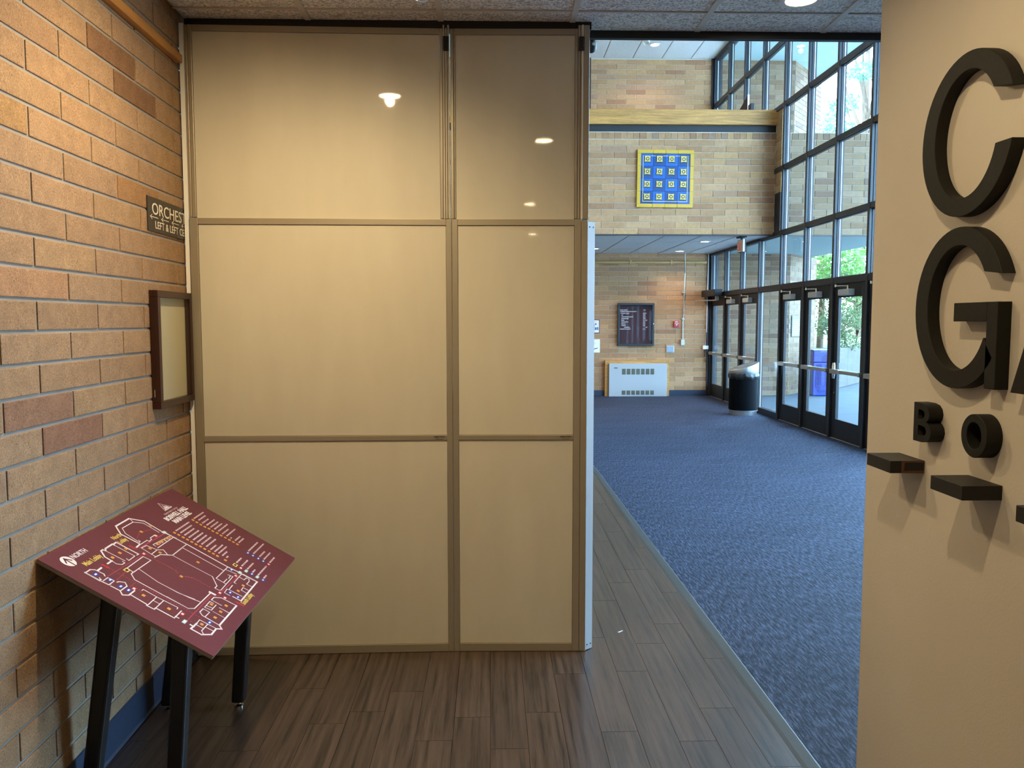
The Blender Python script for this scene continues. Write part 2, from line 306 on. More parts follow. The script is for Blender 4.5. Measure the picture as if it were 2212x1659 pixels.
def brickwork(parent, origin, u, n, u0, u1, z0, course, module, joint, rows, shift=0., tone=None, depth=.012, holes=(), clip_top=None, rnd=None):
    """running bond on the plane origin + u*s + z; n = outward normal; bricks stand `depth` proud of the mortar plane"""
    rnd = rnd or R; u = Vector(u).normalized(); n = Vector(n).normalized(); ang = math.atan2(u.y, u.x); flip = -1 if u.cross(n).z < 0 else 1
    cnt = 0
    for k in range(rows):
        zb = z0 + k*course; zt = zb + course - joint
        if clip_top and zt > clip_top: zt = clip_top
        if zt - zb < .015: continue
        s = shift + (module/2 if k % 2 else 0); j = math.floor((u0-s)/module); a = s + j*module
        while a < u1:
            b0, b1 = max(a, u0), min(a + module - joint, u1)
            if b1 - b0 > .02 and not any(h[0] < (b0+b1)/2 < h[1] and h[2] < (zb+zt)/2 < h[3] for h in holes):
                c = tone(k, (a + module/2), rnd) if tone else rnd.choice(TONES)
                f = rnd.uniform(.95, 1.05); c = (c[0]*f, c[1]*f, c[2]*f, 1)
                p = Vector(origin) + u*b0 + Vector((0, 0, zb)); d = depth*rnd.uniform(.88, 1.06)
                o = mk('brick', BRICK, parent, p, (b1-b0, d*flip, zt-zb), (0, 0, ang), c); cnt += 1
            a += module
    return cnt
# ================================================================== STRUCTURE
XL = -1.375; XS = 4.645; YF = 16.95; YB = 13.2; ZC = 2.93; ZU = 6.92; ZS = 2.97
# ---- floor: vinyl planks, reducer strip, carpet
fl = structure(box('floor', (XL-.1, 1.22, -8.2, YF+.2, -.12, -.0035), M['subfloor']))
PW, PL, PX = .1425, .9275, -.006
off = {-10: .2, -9: .55, -8: .30, -7: 2.90, -6: .62, -5: 3.095, -4: 3.19, -3: 3.364, -2: 2.954, -1: .35, 0: 2.888, 1: 3.165, 2: 3.52, 3: 3.003, 4: 3.54, 5: 2.925, 6: 3.183, 7: 2.742}
pm = MB(); e = .0012
pm.add([(0,0,0),(1,0,0),(1,1,0),(0,1,0),(.004,.0006,1),(.996,.0006,1),(.996,.9994,1),(.004,.9994,1)], [(4,5,6,7),(0,1,5,4),(1,2,6,5),(2,3,7,6),(3,0,4,7)])
PLANK = pm.mesh('plank', M['plank'])
def edge_x(y): return 1.1215 - (y-2.731)*(1.101-1.058)/(8.314-2.731) - .0
for k in range(-10, 8):
    x0 = PX + k*PW; y = off[k] % PL
    y0 = y - PL
    while y0 < (16.0 if k >= 2 else 4.6):
        x1 = x0 + PW - .0007; a = max(x0, XL + .004)
        if y0 + PL > 1.55 and x1 > a:
            if k == 7: x1 = min(x1, edge_x(y0) - .018)
            if x1 - a > .02: mk('plank', PLANK, fl, (a, y0, -.0035), (x1-a, PL-.0008, .0035))
        y0 += PL
cp = MB(); cy0, cy1 = -8.1, YF
def cx(y): return 1.162 - (y-2.729)*(1.162-1.121)/(8.728-2.729)
cp.prism([(cx(cy0)-.01, cy0, -.01), (4.62, cy0, -.01), (4.62, cy1, -.01), (cx(cy1)-.01, cy1, -.01)], (0, 0, .017))
structure(cp.obj('floor_carpet', M['carpet']))
structure(box('floor_slab', (1.21, 4.75, -8.2, YF+.2, -.13, -.011), M['subfloor']))
st = MB(); ys = [cy0, cy1]
pr = lambda y: [(cx(y)-.064, y, -.003), (cx(y)-.060, y, .0005), (cx(y)-.045, y, .004), (cx(y)-.006, y, .0085), (cx(y), y, .0065), (cx(y), y, -.003)]
st.prism(pr(cy0), (0, 0, 0)); st = MB(); a, b = pr(cy0), pr(cy1); n = len(a)
st.add(a+b, [tuple(range(n))[::-1], tuple(range(n, 2*n))] + [(i, (i+1) % n, n+(i+1) % n, n+i) for i in range(n)])
structure(st.obj('trim_1', M['strip']))

# ---- left wall of the alcove: big buff bricks
wl = structure(box('wall_left', (XL-.25, XL-.005, .9, 4.3, 0, 3.1), M['mortar']))
DARK = {(26, 3.08): '#7d5a3a', (25, 3.46): '#7d5a3a', (13, 2.5): '#906a50', (12, 2.7): '#8b634b', (17, 2.5): '#a37c5a', (22, 2.3): '#9c7a50', (21, 3.5): '#967048'}
def left_tone(k, mid, rnd):
    for (kk, yy), h in DARK.items():
        if kk == k and abs(mid-yy) < .2: return rgb(h)
    c = rnd.choice(TONES); m = rgb('#ad8960'); return tuple((.45*x+.55*y)*z for x, y, z in zip(c, m, (.80, .82, .92)))
brickwork(wl, (XL-.005, 0, 0), (0, 1, 0), (1, 0, 0), .98, 4.1, .0075, .0966, .3975, .0115, 31, 2.506+.0115/2-.3975*4, left_tone, .005, clip_top=2.995, rnd=random.Random(3))
structure(box('wall_left_rear', (XL-.25, XL, -8.2, .9, 0, 3.1), M['bricktex']))
structure(box('wall_lobby_left', (XL-.25, XL, 4.3, YF, 0, 7.1), M['bricktex']))
bl = MB(); bl.prism([(XL, -8, 0), (XL+.012, -8, .002), (XL+.006, -8, .012), (XL+.005, -8, .134), (XL, -8, .137)], (0, 11.74, 0))
blo = structure(bl.obj('baseboard_left', M['navy']))
rail = structure(box('trim_2', (XL, XL+.030, -4, 3.742, 2.722, 2.758), M['oaky'], bevel=.003))

TURN = Matrix.Translation((XL, 2.4, 0)) @ Matrix.Rotation(math.radians(1.0), 4, 'Z') @ Matrix.Translation((-XL, -2.4, 0))   # the brick wall is a degree out of square
for o in (wl, blo, rail): o.matrix_world = TURN
# ---- low ceiling: tiles in a tee grid
ce = structure(box('ceiling', (XL-.2, 4.75, -8.2, 3.93, ZC+.03, ZC+.25), M['white_floor']))
TX = [-1.417+.5965*i for i in range(0, 11)]; TY = [3.665-1.194*i for i in range(0, 4)]
g = MB()
for x in TX[1:]: g.box(x-.013, x+.013, .05, 3.90, ZC, ZC+.012)
for y in TY: g.box(XL, 4.6, y-.006, y+.006, ZC+.0005, ZC+.012)
g.obj('ceiling_grid', M['tee'], ce)
TILE = MB().add([(0,0,1),(1,0,1),(1,1,1),(0,1,1),(0,0,.3),(1,0,.3),(1,1,.3),(0,1,.3),(.02,.01,0),(.98,.01,0),(.98,.99,0),(.02,.99,0)], [(11,10,9,8),(4,5,9,8),(5,6,10,9),(6,7,11,10),(7,4,8,11),(0,1,5,4),(1,2,6,5),(2,3,7,6),(3,0,4,7)]).mesh('ceiling_tile', M['ctile'])
ylist = [3.905] + TY
for i in range(len(TX)-1):
    for j in range(len(ylist)-1):
        a, b = max(TX[i], XL), min(TX[i+1], 4.6)
        if b - a > .05: mk('ceiling_tile', TILE, ce, (a+.004, ylist[j+1]+.003, ZC+.004), (b-a-.008, ylist[j]-ylist[j+1]-.006, .016))
hd = MB(); hd.box(.46, 4.6, 3.895, 3.925, ZC-.030, ZC+.03); hd.box(XL, .46, 3.79, 3.87, 2.902, ZC+.004); structure(hd.obj('trim_3', M['black']))
structure(box('wall_bulkhead', (XL, 4.6, 3.926, 3.946, ZC+.004, 7.1), M['white_floor']))

# ---- lettered wall, hall behind the camera
structure(box('wall_right', (1.25, 1.41, -8.1, 2.645, 0, ZC+.003), M['paint'], bevel=.003))
structure(box('wall_back', (XL-.2, 4.75, -8.3, -8.1, 0, 3.1), M['white_floor']))
structure(box('wall_side', (4.62, 4.75, -8.2, 3.9, 0, 3.1), M['white_floor']))

# ---- lobby: far wall, gallery, ceilings
wf = structure(box('wall_far', (XL-.2, 4.62, YF+.010, YF+.3, 0, 3.0), M['mortar_pale']))
FAR = TONES*2 + [rgb('#9c7654'), rgb('#987050'), rgb('#a27d58'), rgb('#a48264')]*3
def far_tone(k, mid, rnd): c = rnd.choice(FAR); return (c[0]*1.06, c[1]*.97, c[2]*.97)
C2 = .0998
brickwork(wf, (0, YF+.010, 0), (1, 0, 0), (0, -1, 0), 1.75, 4.54, .012, C2, .402, .008, 30, 2.06, far_tone, .010, clip_top=2.975, rnd=random.Random(5))
structure(box('wall_far_rest', (XL-.2, 1.75, YF, YF+.02, 0, 3.0), M['bricktex']))
wu = structure(box('wall_far_upper', (XL-.2, 4.62, YF+.010, YF+.3, 3.0, 7.1), M['mortar_pale']))
brickwork(wu, (0, YF+.010, 0), (1, 0, 0), (0, -1, 0), 2.05, 4.54, 4.71, C2, .402, .008, 22, 2.18, far_tone, .010, clip_top=6.9, rnd=random.Random(6))
structure(box('wall_balcony_rest', (XL, 1.555, YB-.001, YB+.012, ZS+.01, 4.60), M['bricktex'])); structure(box('wall_upper_rest', (XL, 1.94, YF-.001, YF+.012, 3.4, ZU), M['bricktex']))
structure(box('trim_4', (1.93, 2.05, YF-.03, YF+.01, 4.0, ZU), M['dkwood']))
structure(box('baseboard_far', (XL, 4.53, YF-.012, YF+.002, 0, .125), M['navy'], bevel=.003))
wb = structure(box('wall_balcony', (XL, 4.60, YB+.010, YB+.22, ZS+.02, 4.60), M['mortar_pale']))
CB = .1007
brickwork(wb, (0, YB+.010, 0), (1, 0, 0), (0, -1, 0), 1.55, 4.60, 2.975, CB, .402, .008, 15, 1.98, far_tone, .010, rnd=random.Random(8))
x = 1.58
while x < 4.58:
    c = far_tone(0, 0, R) if R.random() < .6 else rgb('#9a7860'); mk('brick', BRICK, wb, (x, YB+.010, 4.489), (min(.0935, 4.6-x), -.010, .10), None, (*c, 1)); x += .1013
px_ = MB().box(4.606, 4.66, 12.955, YB+.1, 3.62, 4.93); pier = structure(px_.obj('wall_pier', M['mortar_pale']))
for k in range(13):
    c = R.choice(TONES[4:]); mk('brick', BRICK, pier, (4.606, 12.95, 3.63+k*.1), (.25, .008, .092), (0, 0, PI/2), (*c, 1))
    c = R.choice(TONES[4:]); mk('brick', BRICK, pier, (4.600, 12.955, 3.63+k*.1), (.06, -.008, .092), None, (*c, 1))
structure(box('trim_10', (4.596, 4.66, 12.95, YB+.22, 2.98, 3.62), M['bronze']))
structure(box('trim_5', (XL, 4.605, YB-.03, YB+.16, 4.712, 4.948), M['oak'], bevel=.006))
dk = MB(); dk.box(XL, 4.60, YB+.03, YB+.15, 4.60, 4.712); dk.box(XL, 4.61, YB-.004, YB+.03, 2.955, 2.976); structure(dk.obj('trim_6', M['black']))
structure(box('floor_gallery', (XL, 4.55, YB+.22, YF+.005, 3.05, 3.40), M['white_floor']))
cs = structure(box('ceiling_soffit', (XL, 4.60, YB+.015, YF+.005, ZS+.02, ZS+.07), M['black']))
TILE2 = TILE.copy(); TILE2.materials.clear(); TILE2.materials.append(M['ctile_far'])
for i in range(-1, 5):
    for j in range(3):
        a = 2.265 + .5985*i; b = min(a+.5985, 4.60)
        mk('ceiling_tile', TILE2, cs, (a+.006, YB+.03+1.24*j, ZS), (b-a-.012, 1.238, .02))
structure(box('ceiling_soffit_rest', (XL, 1.665, YB+.02, YF, ZS, ZS+.02), M['ctile_far']))
cu = structure(box('ceiling_lobby', (XL-.2, 4.75, 3.95, YF+.3, ZU+.02, ZU+.3), M['black']))
for i in range(-1, 5):
    for j in range(4):
        a = 2.30 + .597*i; b = min(a+.597, 4.60)
        mk('ceiling_tile', TILE2, cu, (a+.005, YF-1.2*(j+1), ZU), (b-a-.010, 1.196, .02))
structure(box('ceiling_lobby_rest', (XL, 4.60, 4.0, YF-4.81, ZU, ZU+.02), M['ctile_far']))
structure(box('ceiling_lobby_side', (XL, 1.70, YF-4.81, YF, ZU, ZU+.02), M['ctile_far']))

# ---- curtain wall
YM = [16.90, 15.87, 14.86, 13.85, 12.81, 11.84, 10.83, 9.83, 8.83, 7.83, 6.83, 5.83, 4.83, 3.96]
TZ = [2.11, 2.97, 3.98, 4.95, 5.96, 6.90]
cw = structure(empty('window_1', (4.6, 10.4, 0)))
def child(b, name, mat, parent, **k): return adopt(box(name, b, mat, None, **k), parent)
def adopt(o, parent): o.parent = parent; o.matrix_parent_inverse = parent.matrix_basis.inverted(); return o
MX0, MX1, MW = 4.572, 4.672, .030
for y in YM:
    w = MW if y < 16 else .05
    for z0, z1 in (((0, 2.985), (3.02, ZU)) if y > 13.3 else ((0, ZU),)):
        mb = MB().box(MX0, MX1, y-w, y+w, z0, z1).box(MX0+.035, 4.634, y-w-.010, y+w+.010, z0, z1).box(4.637, 4.647, y-w-.010, y+w+.010, z0, z1, 1)  # bead coloured pale to stand for daylight on the mullion's outer side
        adopt(mb.obj('mullion', [M['bronze'], M['bead_lit']], None), cw)
for i in range(len(YM)-1):
    ya, yb = YM[i]-MW, YM[i+1]+MW
    gal = YM[i+1] > 13.3
    zs = [0.0] + TZ
    for j, z in enumerate(TZ):
        if gal and j == 1:
            adopt(MB().box(MX0-.01, MX1, yb, ya, 2.925, 3.06).obj('transom', M['bronze'], None, bevel=.003, seg=1), cw); continue
        h = .036 if j else .042
        adopt(MB().box(MX0+.004, MX1, yb, ya, z-h, z+h).box(MX0+.035, MX1-.012, yb, ya, z-h-.010, z+h+.010).obj('transom', M['bronze'], None, bevel=.003, seg=1), cw)
    door = i in (0, 1, 2, 4, 5, 6, 7)
    if not door: adopt(MB().box(MX0+.01, MX1, yb, ya, .0, .10).obj('transom', M['bronze'], None, bevel=.003, seg=1), cw)
    for j in range(len(zs)-1):
        if door and j == 0: continue
        z0, z1 = zs[j]+.046, zs[j+1]-.046
        if j == 0: z0 = .10
        if gal and j == 1: z1 = 2.925
        if gal and j == 2: z0 = 3.06
        child((4.622, 4.630, yb+.01, ya-.01, z0, z1), 'pane', M['glass'], cw)
# end jamb between glass and low wall
structure(box('trim_7', (4.53, 4.75, 3.86, 3.96, 0, ZU), M['bronze']))
structure(box('trim_8', (4.53, 4.75, YF-.03, YF+.3, 0, ZU), M['bronze']))

# ---- doors in the curtain wall
def make_door(num, i, label, operator=False, pull=False):
    ya, yb = YM[i]-MW-.014, YM[i+1]+MW+.014
    d = structure(empty('door_%d' % num, (4.60, (ya+yb)/2, 0)), label)
    A = lambda o: adopt(o, d)
    fr = MB(); fr.box(4.60, 4.645, yb, yb+.115, .012, 2.06); fr.box(4.60, 4.645, ya-.115, ya, .012, 2.06); fr.box(4.60, 4.645, yb+.115, ya-.115, .012, .27); fr.box(4.60, 4.645, yb+.115, ya-.115, 1.885, 2.06)
    A(fr.obj('leaf', M['doorblk'], None, bevel=.004, seg=1))
    A(MB().box(4.618, 4.627, yb+.11, ya-.11, .262, 1.893).obj('pane', M['glass']))
    A(MB().box(4.585, 4.66, yb, ya, 0, .012).obj('threshold', M['satin'], None, bevel=.003, seg=1))
    s = MB().box(4.535, 4.600, ya-.30, ya-.03, .878, .938); s.box(4.550, 4.600, yb+.05, ya-.30, .885, .931); s.box(4.545, 4.600, yb+.02, yb+.06, .88, .936)
    A(s.obj('push_bar', M['satin'], None, bevel=.006))
    if operator:
        A(MB().box(4.385, 4.54, yb-.02, ya+.02, 2.075, 2.20).obj('door_operator', M['doorblk'], None, bevel=.006))
        A(MB().tube([(4.20, ya-.20, 1.990), (4.47, yb+.10, 1.985)], .012).box(4.44, 4.50, yb+.07, yb+.13, 1.985, 2.075).obj('operator_arm', M['satin'], None))
    else:
        yc = (ya+yb)/2 + .06
        A(MB().box(4.515, 4.600, yc-.20, yc+.12, 1.905, 1.985).obj('closer', M['closer'], None, bevel=.010))
        am = MB().tube([(4.545, yc-.12, 2.02), (4.50, yc+.02, 2.028), (4.535, yc+.22, 2.034)], .009); am.lathe((4.545, yc-.12, 1.98), [(.016, 0), (.016, .05)], 12); am.lathe((4.535, yc+.22, 2.02), [(.02, 0), (.02, .035)], 12)
        A(am.obj('closer_arm', M['chrome'], None, smooth=True))
    if pull:
        A(MB().lathe((4.583, ya-.075, .80), [(.0, 0), (.022, .01), (.028, .06), (.028, .17), (.022, .22), (0, .23)], 16).obj('lock_plate', M['chrome'], None, smooth=True))
        A(MB().lathe((4.592, ya-.07, .62), [(0, 0), (.012, .0), (.012, .008), (0, .008)], 12, 'x').obj('lock_cylinder', M['chrome'], None))
    return d
make_door(1, 0, 'black glazed door beside the far brick wall, with a boxy automatic opener above it', operator=True)
make_door(2, 1, 'middle glazed door of the three below the gallery'); make_door(3, 2, 'glazed door standing behind the trash can')
make_door(4, 4, 'glazed door through which a wall plaque shows'); make_door(5, 5, 'glazed door through which the blue bin shows')
make_door(6, 6, 'glazed door with an upright chrome lock plate', pull=True); make_door(7, 7, 'glazed door mostly hidden by the lettered wall')
# ================================================================== THINGS
# ---- movable partition: two units side by side
def partition(name, loc, ang, W, label, wide):
    p = tag(empty(name, loc, (0, 0, ang)), label, 'partition', 'partition units closing off the alcove')
    B = lambda n, b, m, **k: box(n, b, M[m], p, **k)
    sl, sr = (.037, .026) if wide else (.026, .062)
    zs = [(0.0015, .040), (1.022, 1.046), (2.018, 2.046)]
    B('stile', (0, sl, 0, .042, .0015, 2.046), 'alu', bevel=.002)
    if wide: B('stile', (W-sr, W, 0, .042, .0015, 2.046), 'alu', bevel=.002)
    else:
        B('stile', (W-sr, W-.031, 0, .042, .0015, 2.046), 'alu', bevel=.002); B('post', (W-.030, W, -.001, .042, .0015, 2.040), 'alu', bevel=.002)
    for z0, z1 in zs: B('rail', (sl, W-sr, .0006, .042, z0, z1), 'alu', bevel=.0015)
    for a, b in ((.040, 1.022), (1.046, 2.018)): B('panel', (sl+.0015, W-sr-.0015, .0065, .034, a+.0015, b-.0015), 'panel')
    # upper module, a little behind
    ul, ur = (.030, W-.050) if wide else (.018, W-.062)
    B('stile', (-.004, .010, .012, .050, 2.050, 2.900), 'alu', bevel=.002); B('stile', (.0115, ul, .010, .050, 2.050, 2.900), 'alu', bevel=.002)
    B('stile', (ur, ur+.013, .010, .050, 2.050, 2.900), 'alu', bevel=.002)
    B('rail', (ul, ur, .0105, .050, 2.873, 2.900), 'alu', bevel=.0015)
    B('panel', (ul+.0015, ur-.0015, .0155, .042, 2.0465, 2.8715), 'panel')
    ch = MB(); c0 = ur+.0145; n = 3
    for i in range(n): ch.box(c0+.0105*i, c0+.0105*i+.0075, .010+.001*(i % 2), .046, 2.050, 2.915)
    ch.box(c0, c0+.0105*n-.003, .030, .05, 2.05, 2.915); ch.obj('channel', M['alu_pale'], p)
    lt = MB().box(c0+.001, c0+.027, -.004, .012, 2.800, 2.862).box(c0+.006, c0+.022, -.009, -.003, 2.815, 2.850); lt.obj('latch', M['black'], p, bevel=.003)
    me = fit_text('SHIELD WALL', .052, M['pk'], .0075, bold=.012); place(me, (W-sr-.062, -.0002, 1.0345), (1, 0, 0), (0, 0, 1), p)
    B('caption', (W-sr-.055, W-sr-.020, -.0001, .002, 1.0265, 1.0278), 'pk')
    return p
p1 = partition('partition_unit', (-1.366, 3.7555, 0), .0203, 1.186, 'wide cream partition unit of three panels beside the brick wall', True)
edge = box('edge_strip', (-.024, -.0045, .010, .05, .0, 2.905), M['white'], p1); edge['label'] = 'white edge strip'
p2 = partition('partition_unit', (-.1785, 3.7795, 0), -.0205, .626, 'narrow cream partition unit with a pale blue-lit end plate', False)
B2 = lambda n, b, m, **k: box(n, b, M[m], p2, **k)
B2('post', (.5945, .601, .004, .05, 2.047, 2.915), 'white'); B2('post', (.602, .629, .008, .06, 2.047, 2.915), 'alu', bevel=.002)
q = MB(); t = Vector((.036, .034, 0)); nrm = Vector((.034, -.036, 0)).normalized()*.004
a = Vector((.6265, .0035, .004)); q.prism([a, a+t, a+t-nrm*5, a-nrm*5], (0, 0, 2.032))
ep = q.obj('end_plate', M['endp'], p2); ep['label'] = 'white end plate with screws'
sc = MB().lathe((0, 0, 0), [(.0034, 0), (.0034, .0012), (.002, .0016)], 10, 'y').mesh('screw', M['black'])
for u in (.25, .75):
    for z in (.028, 2.012):
        pz = a + t*u + nrm*.1; mk('screw', sc, p2, (pz.x, pz.y, z), (1, -1, 1), (0, 0, math.atan2(.034, .036)))

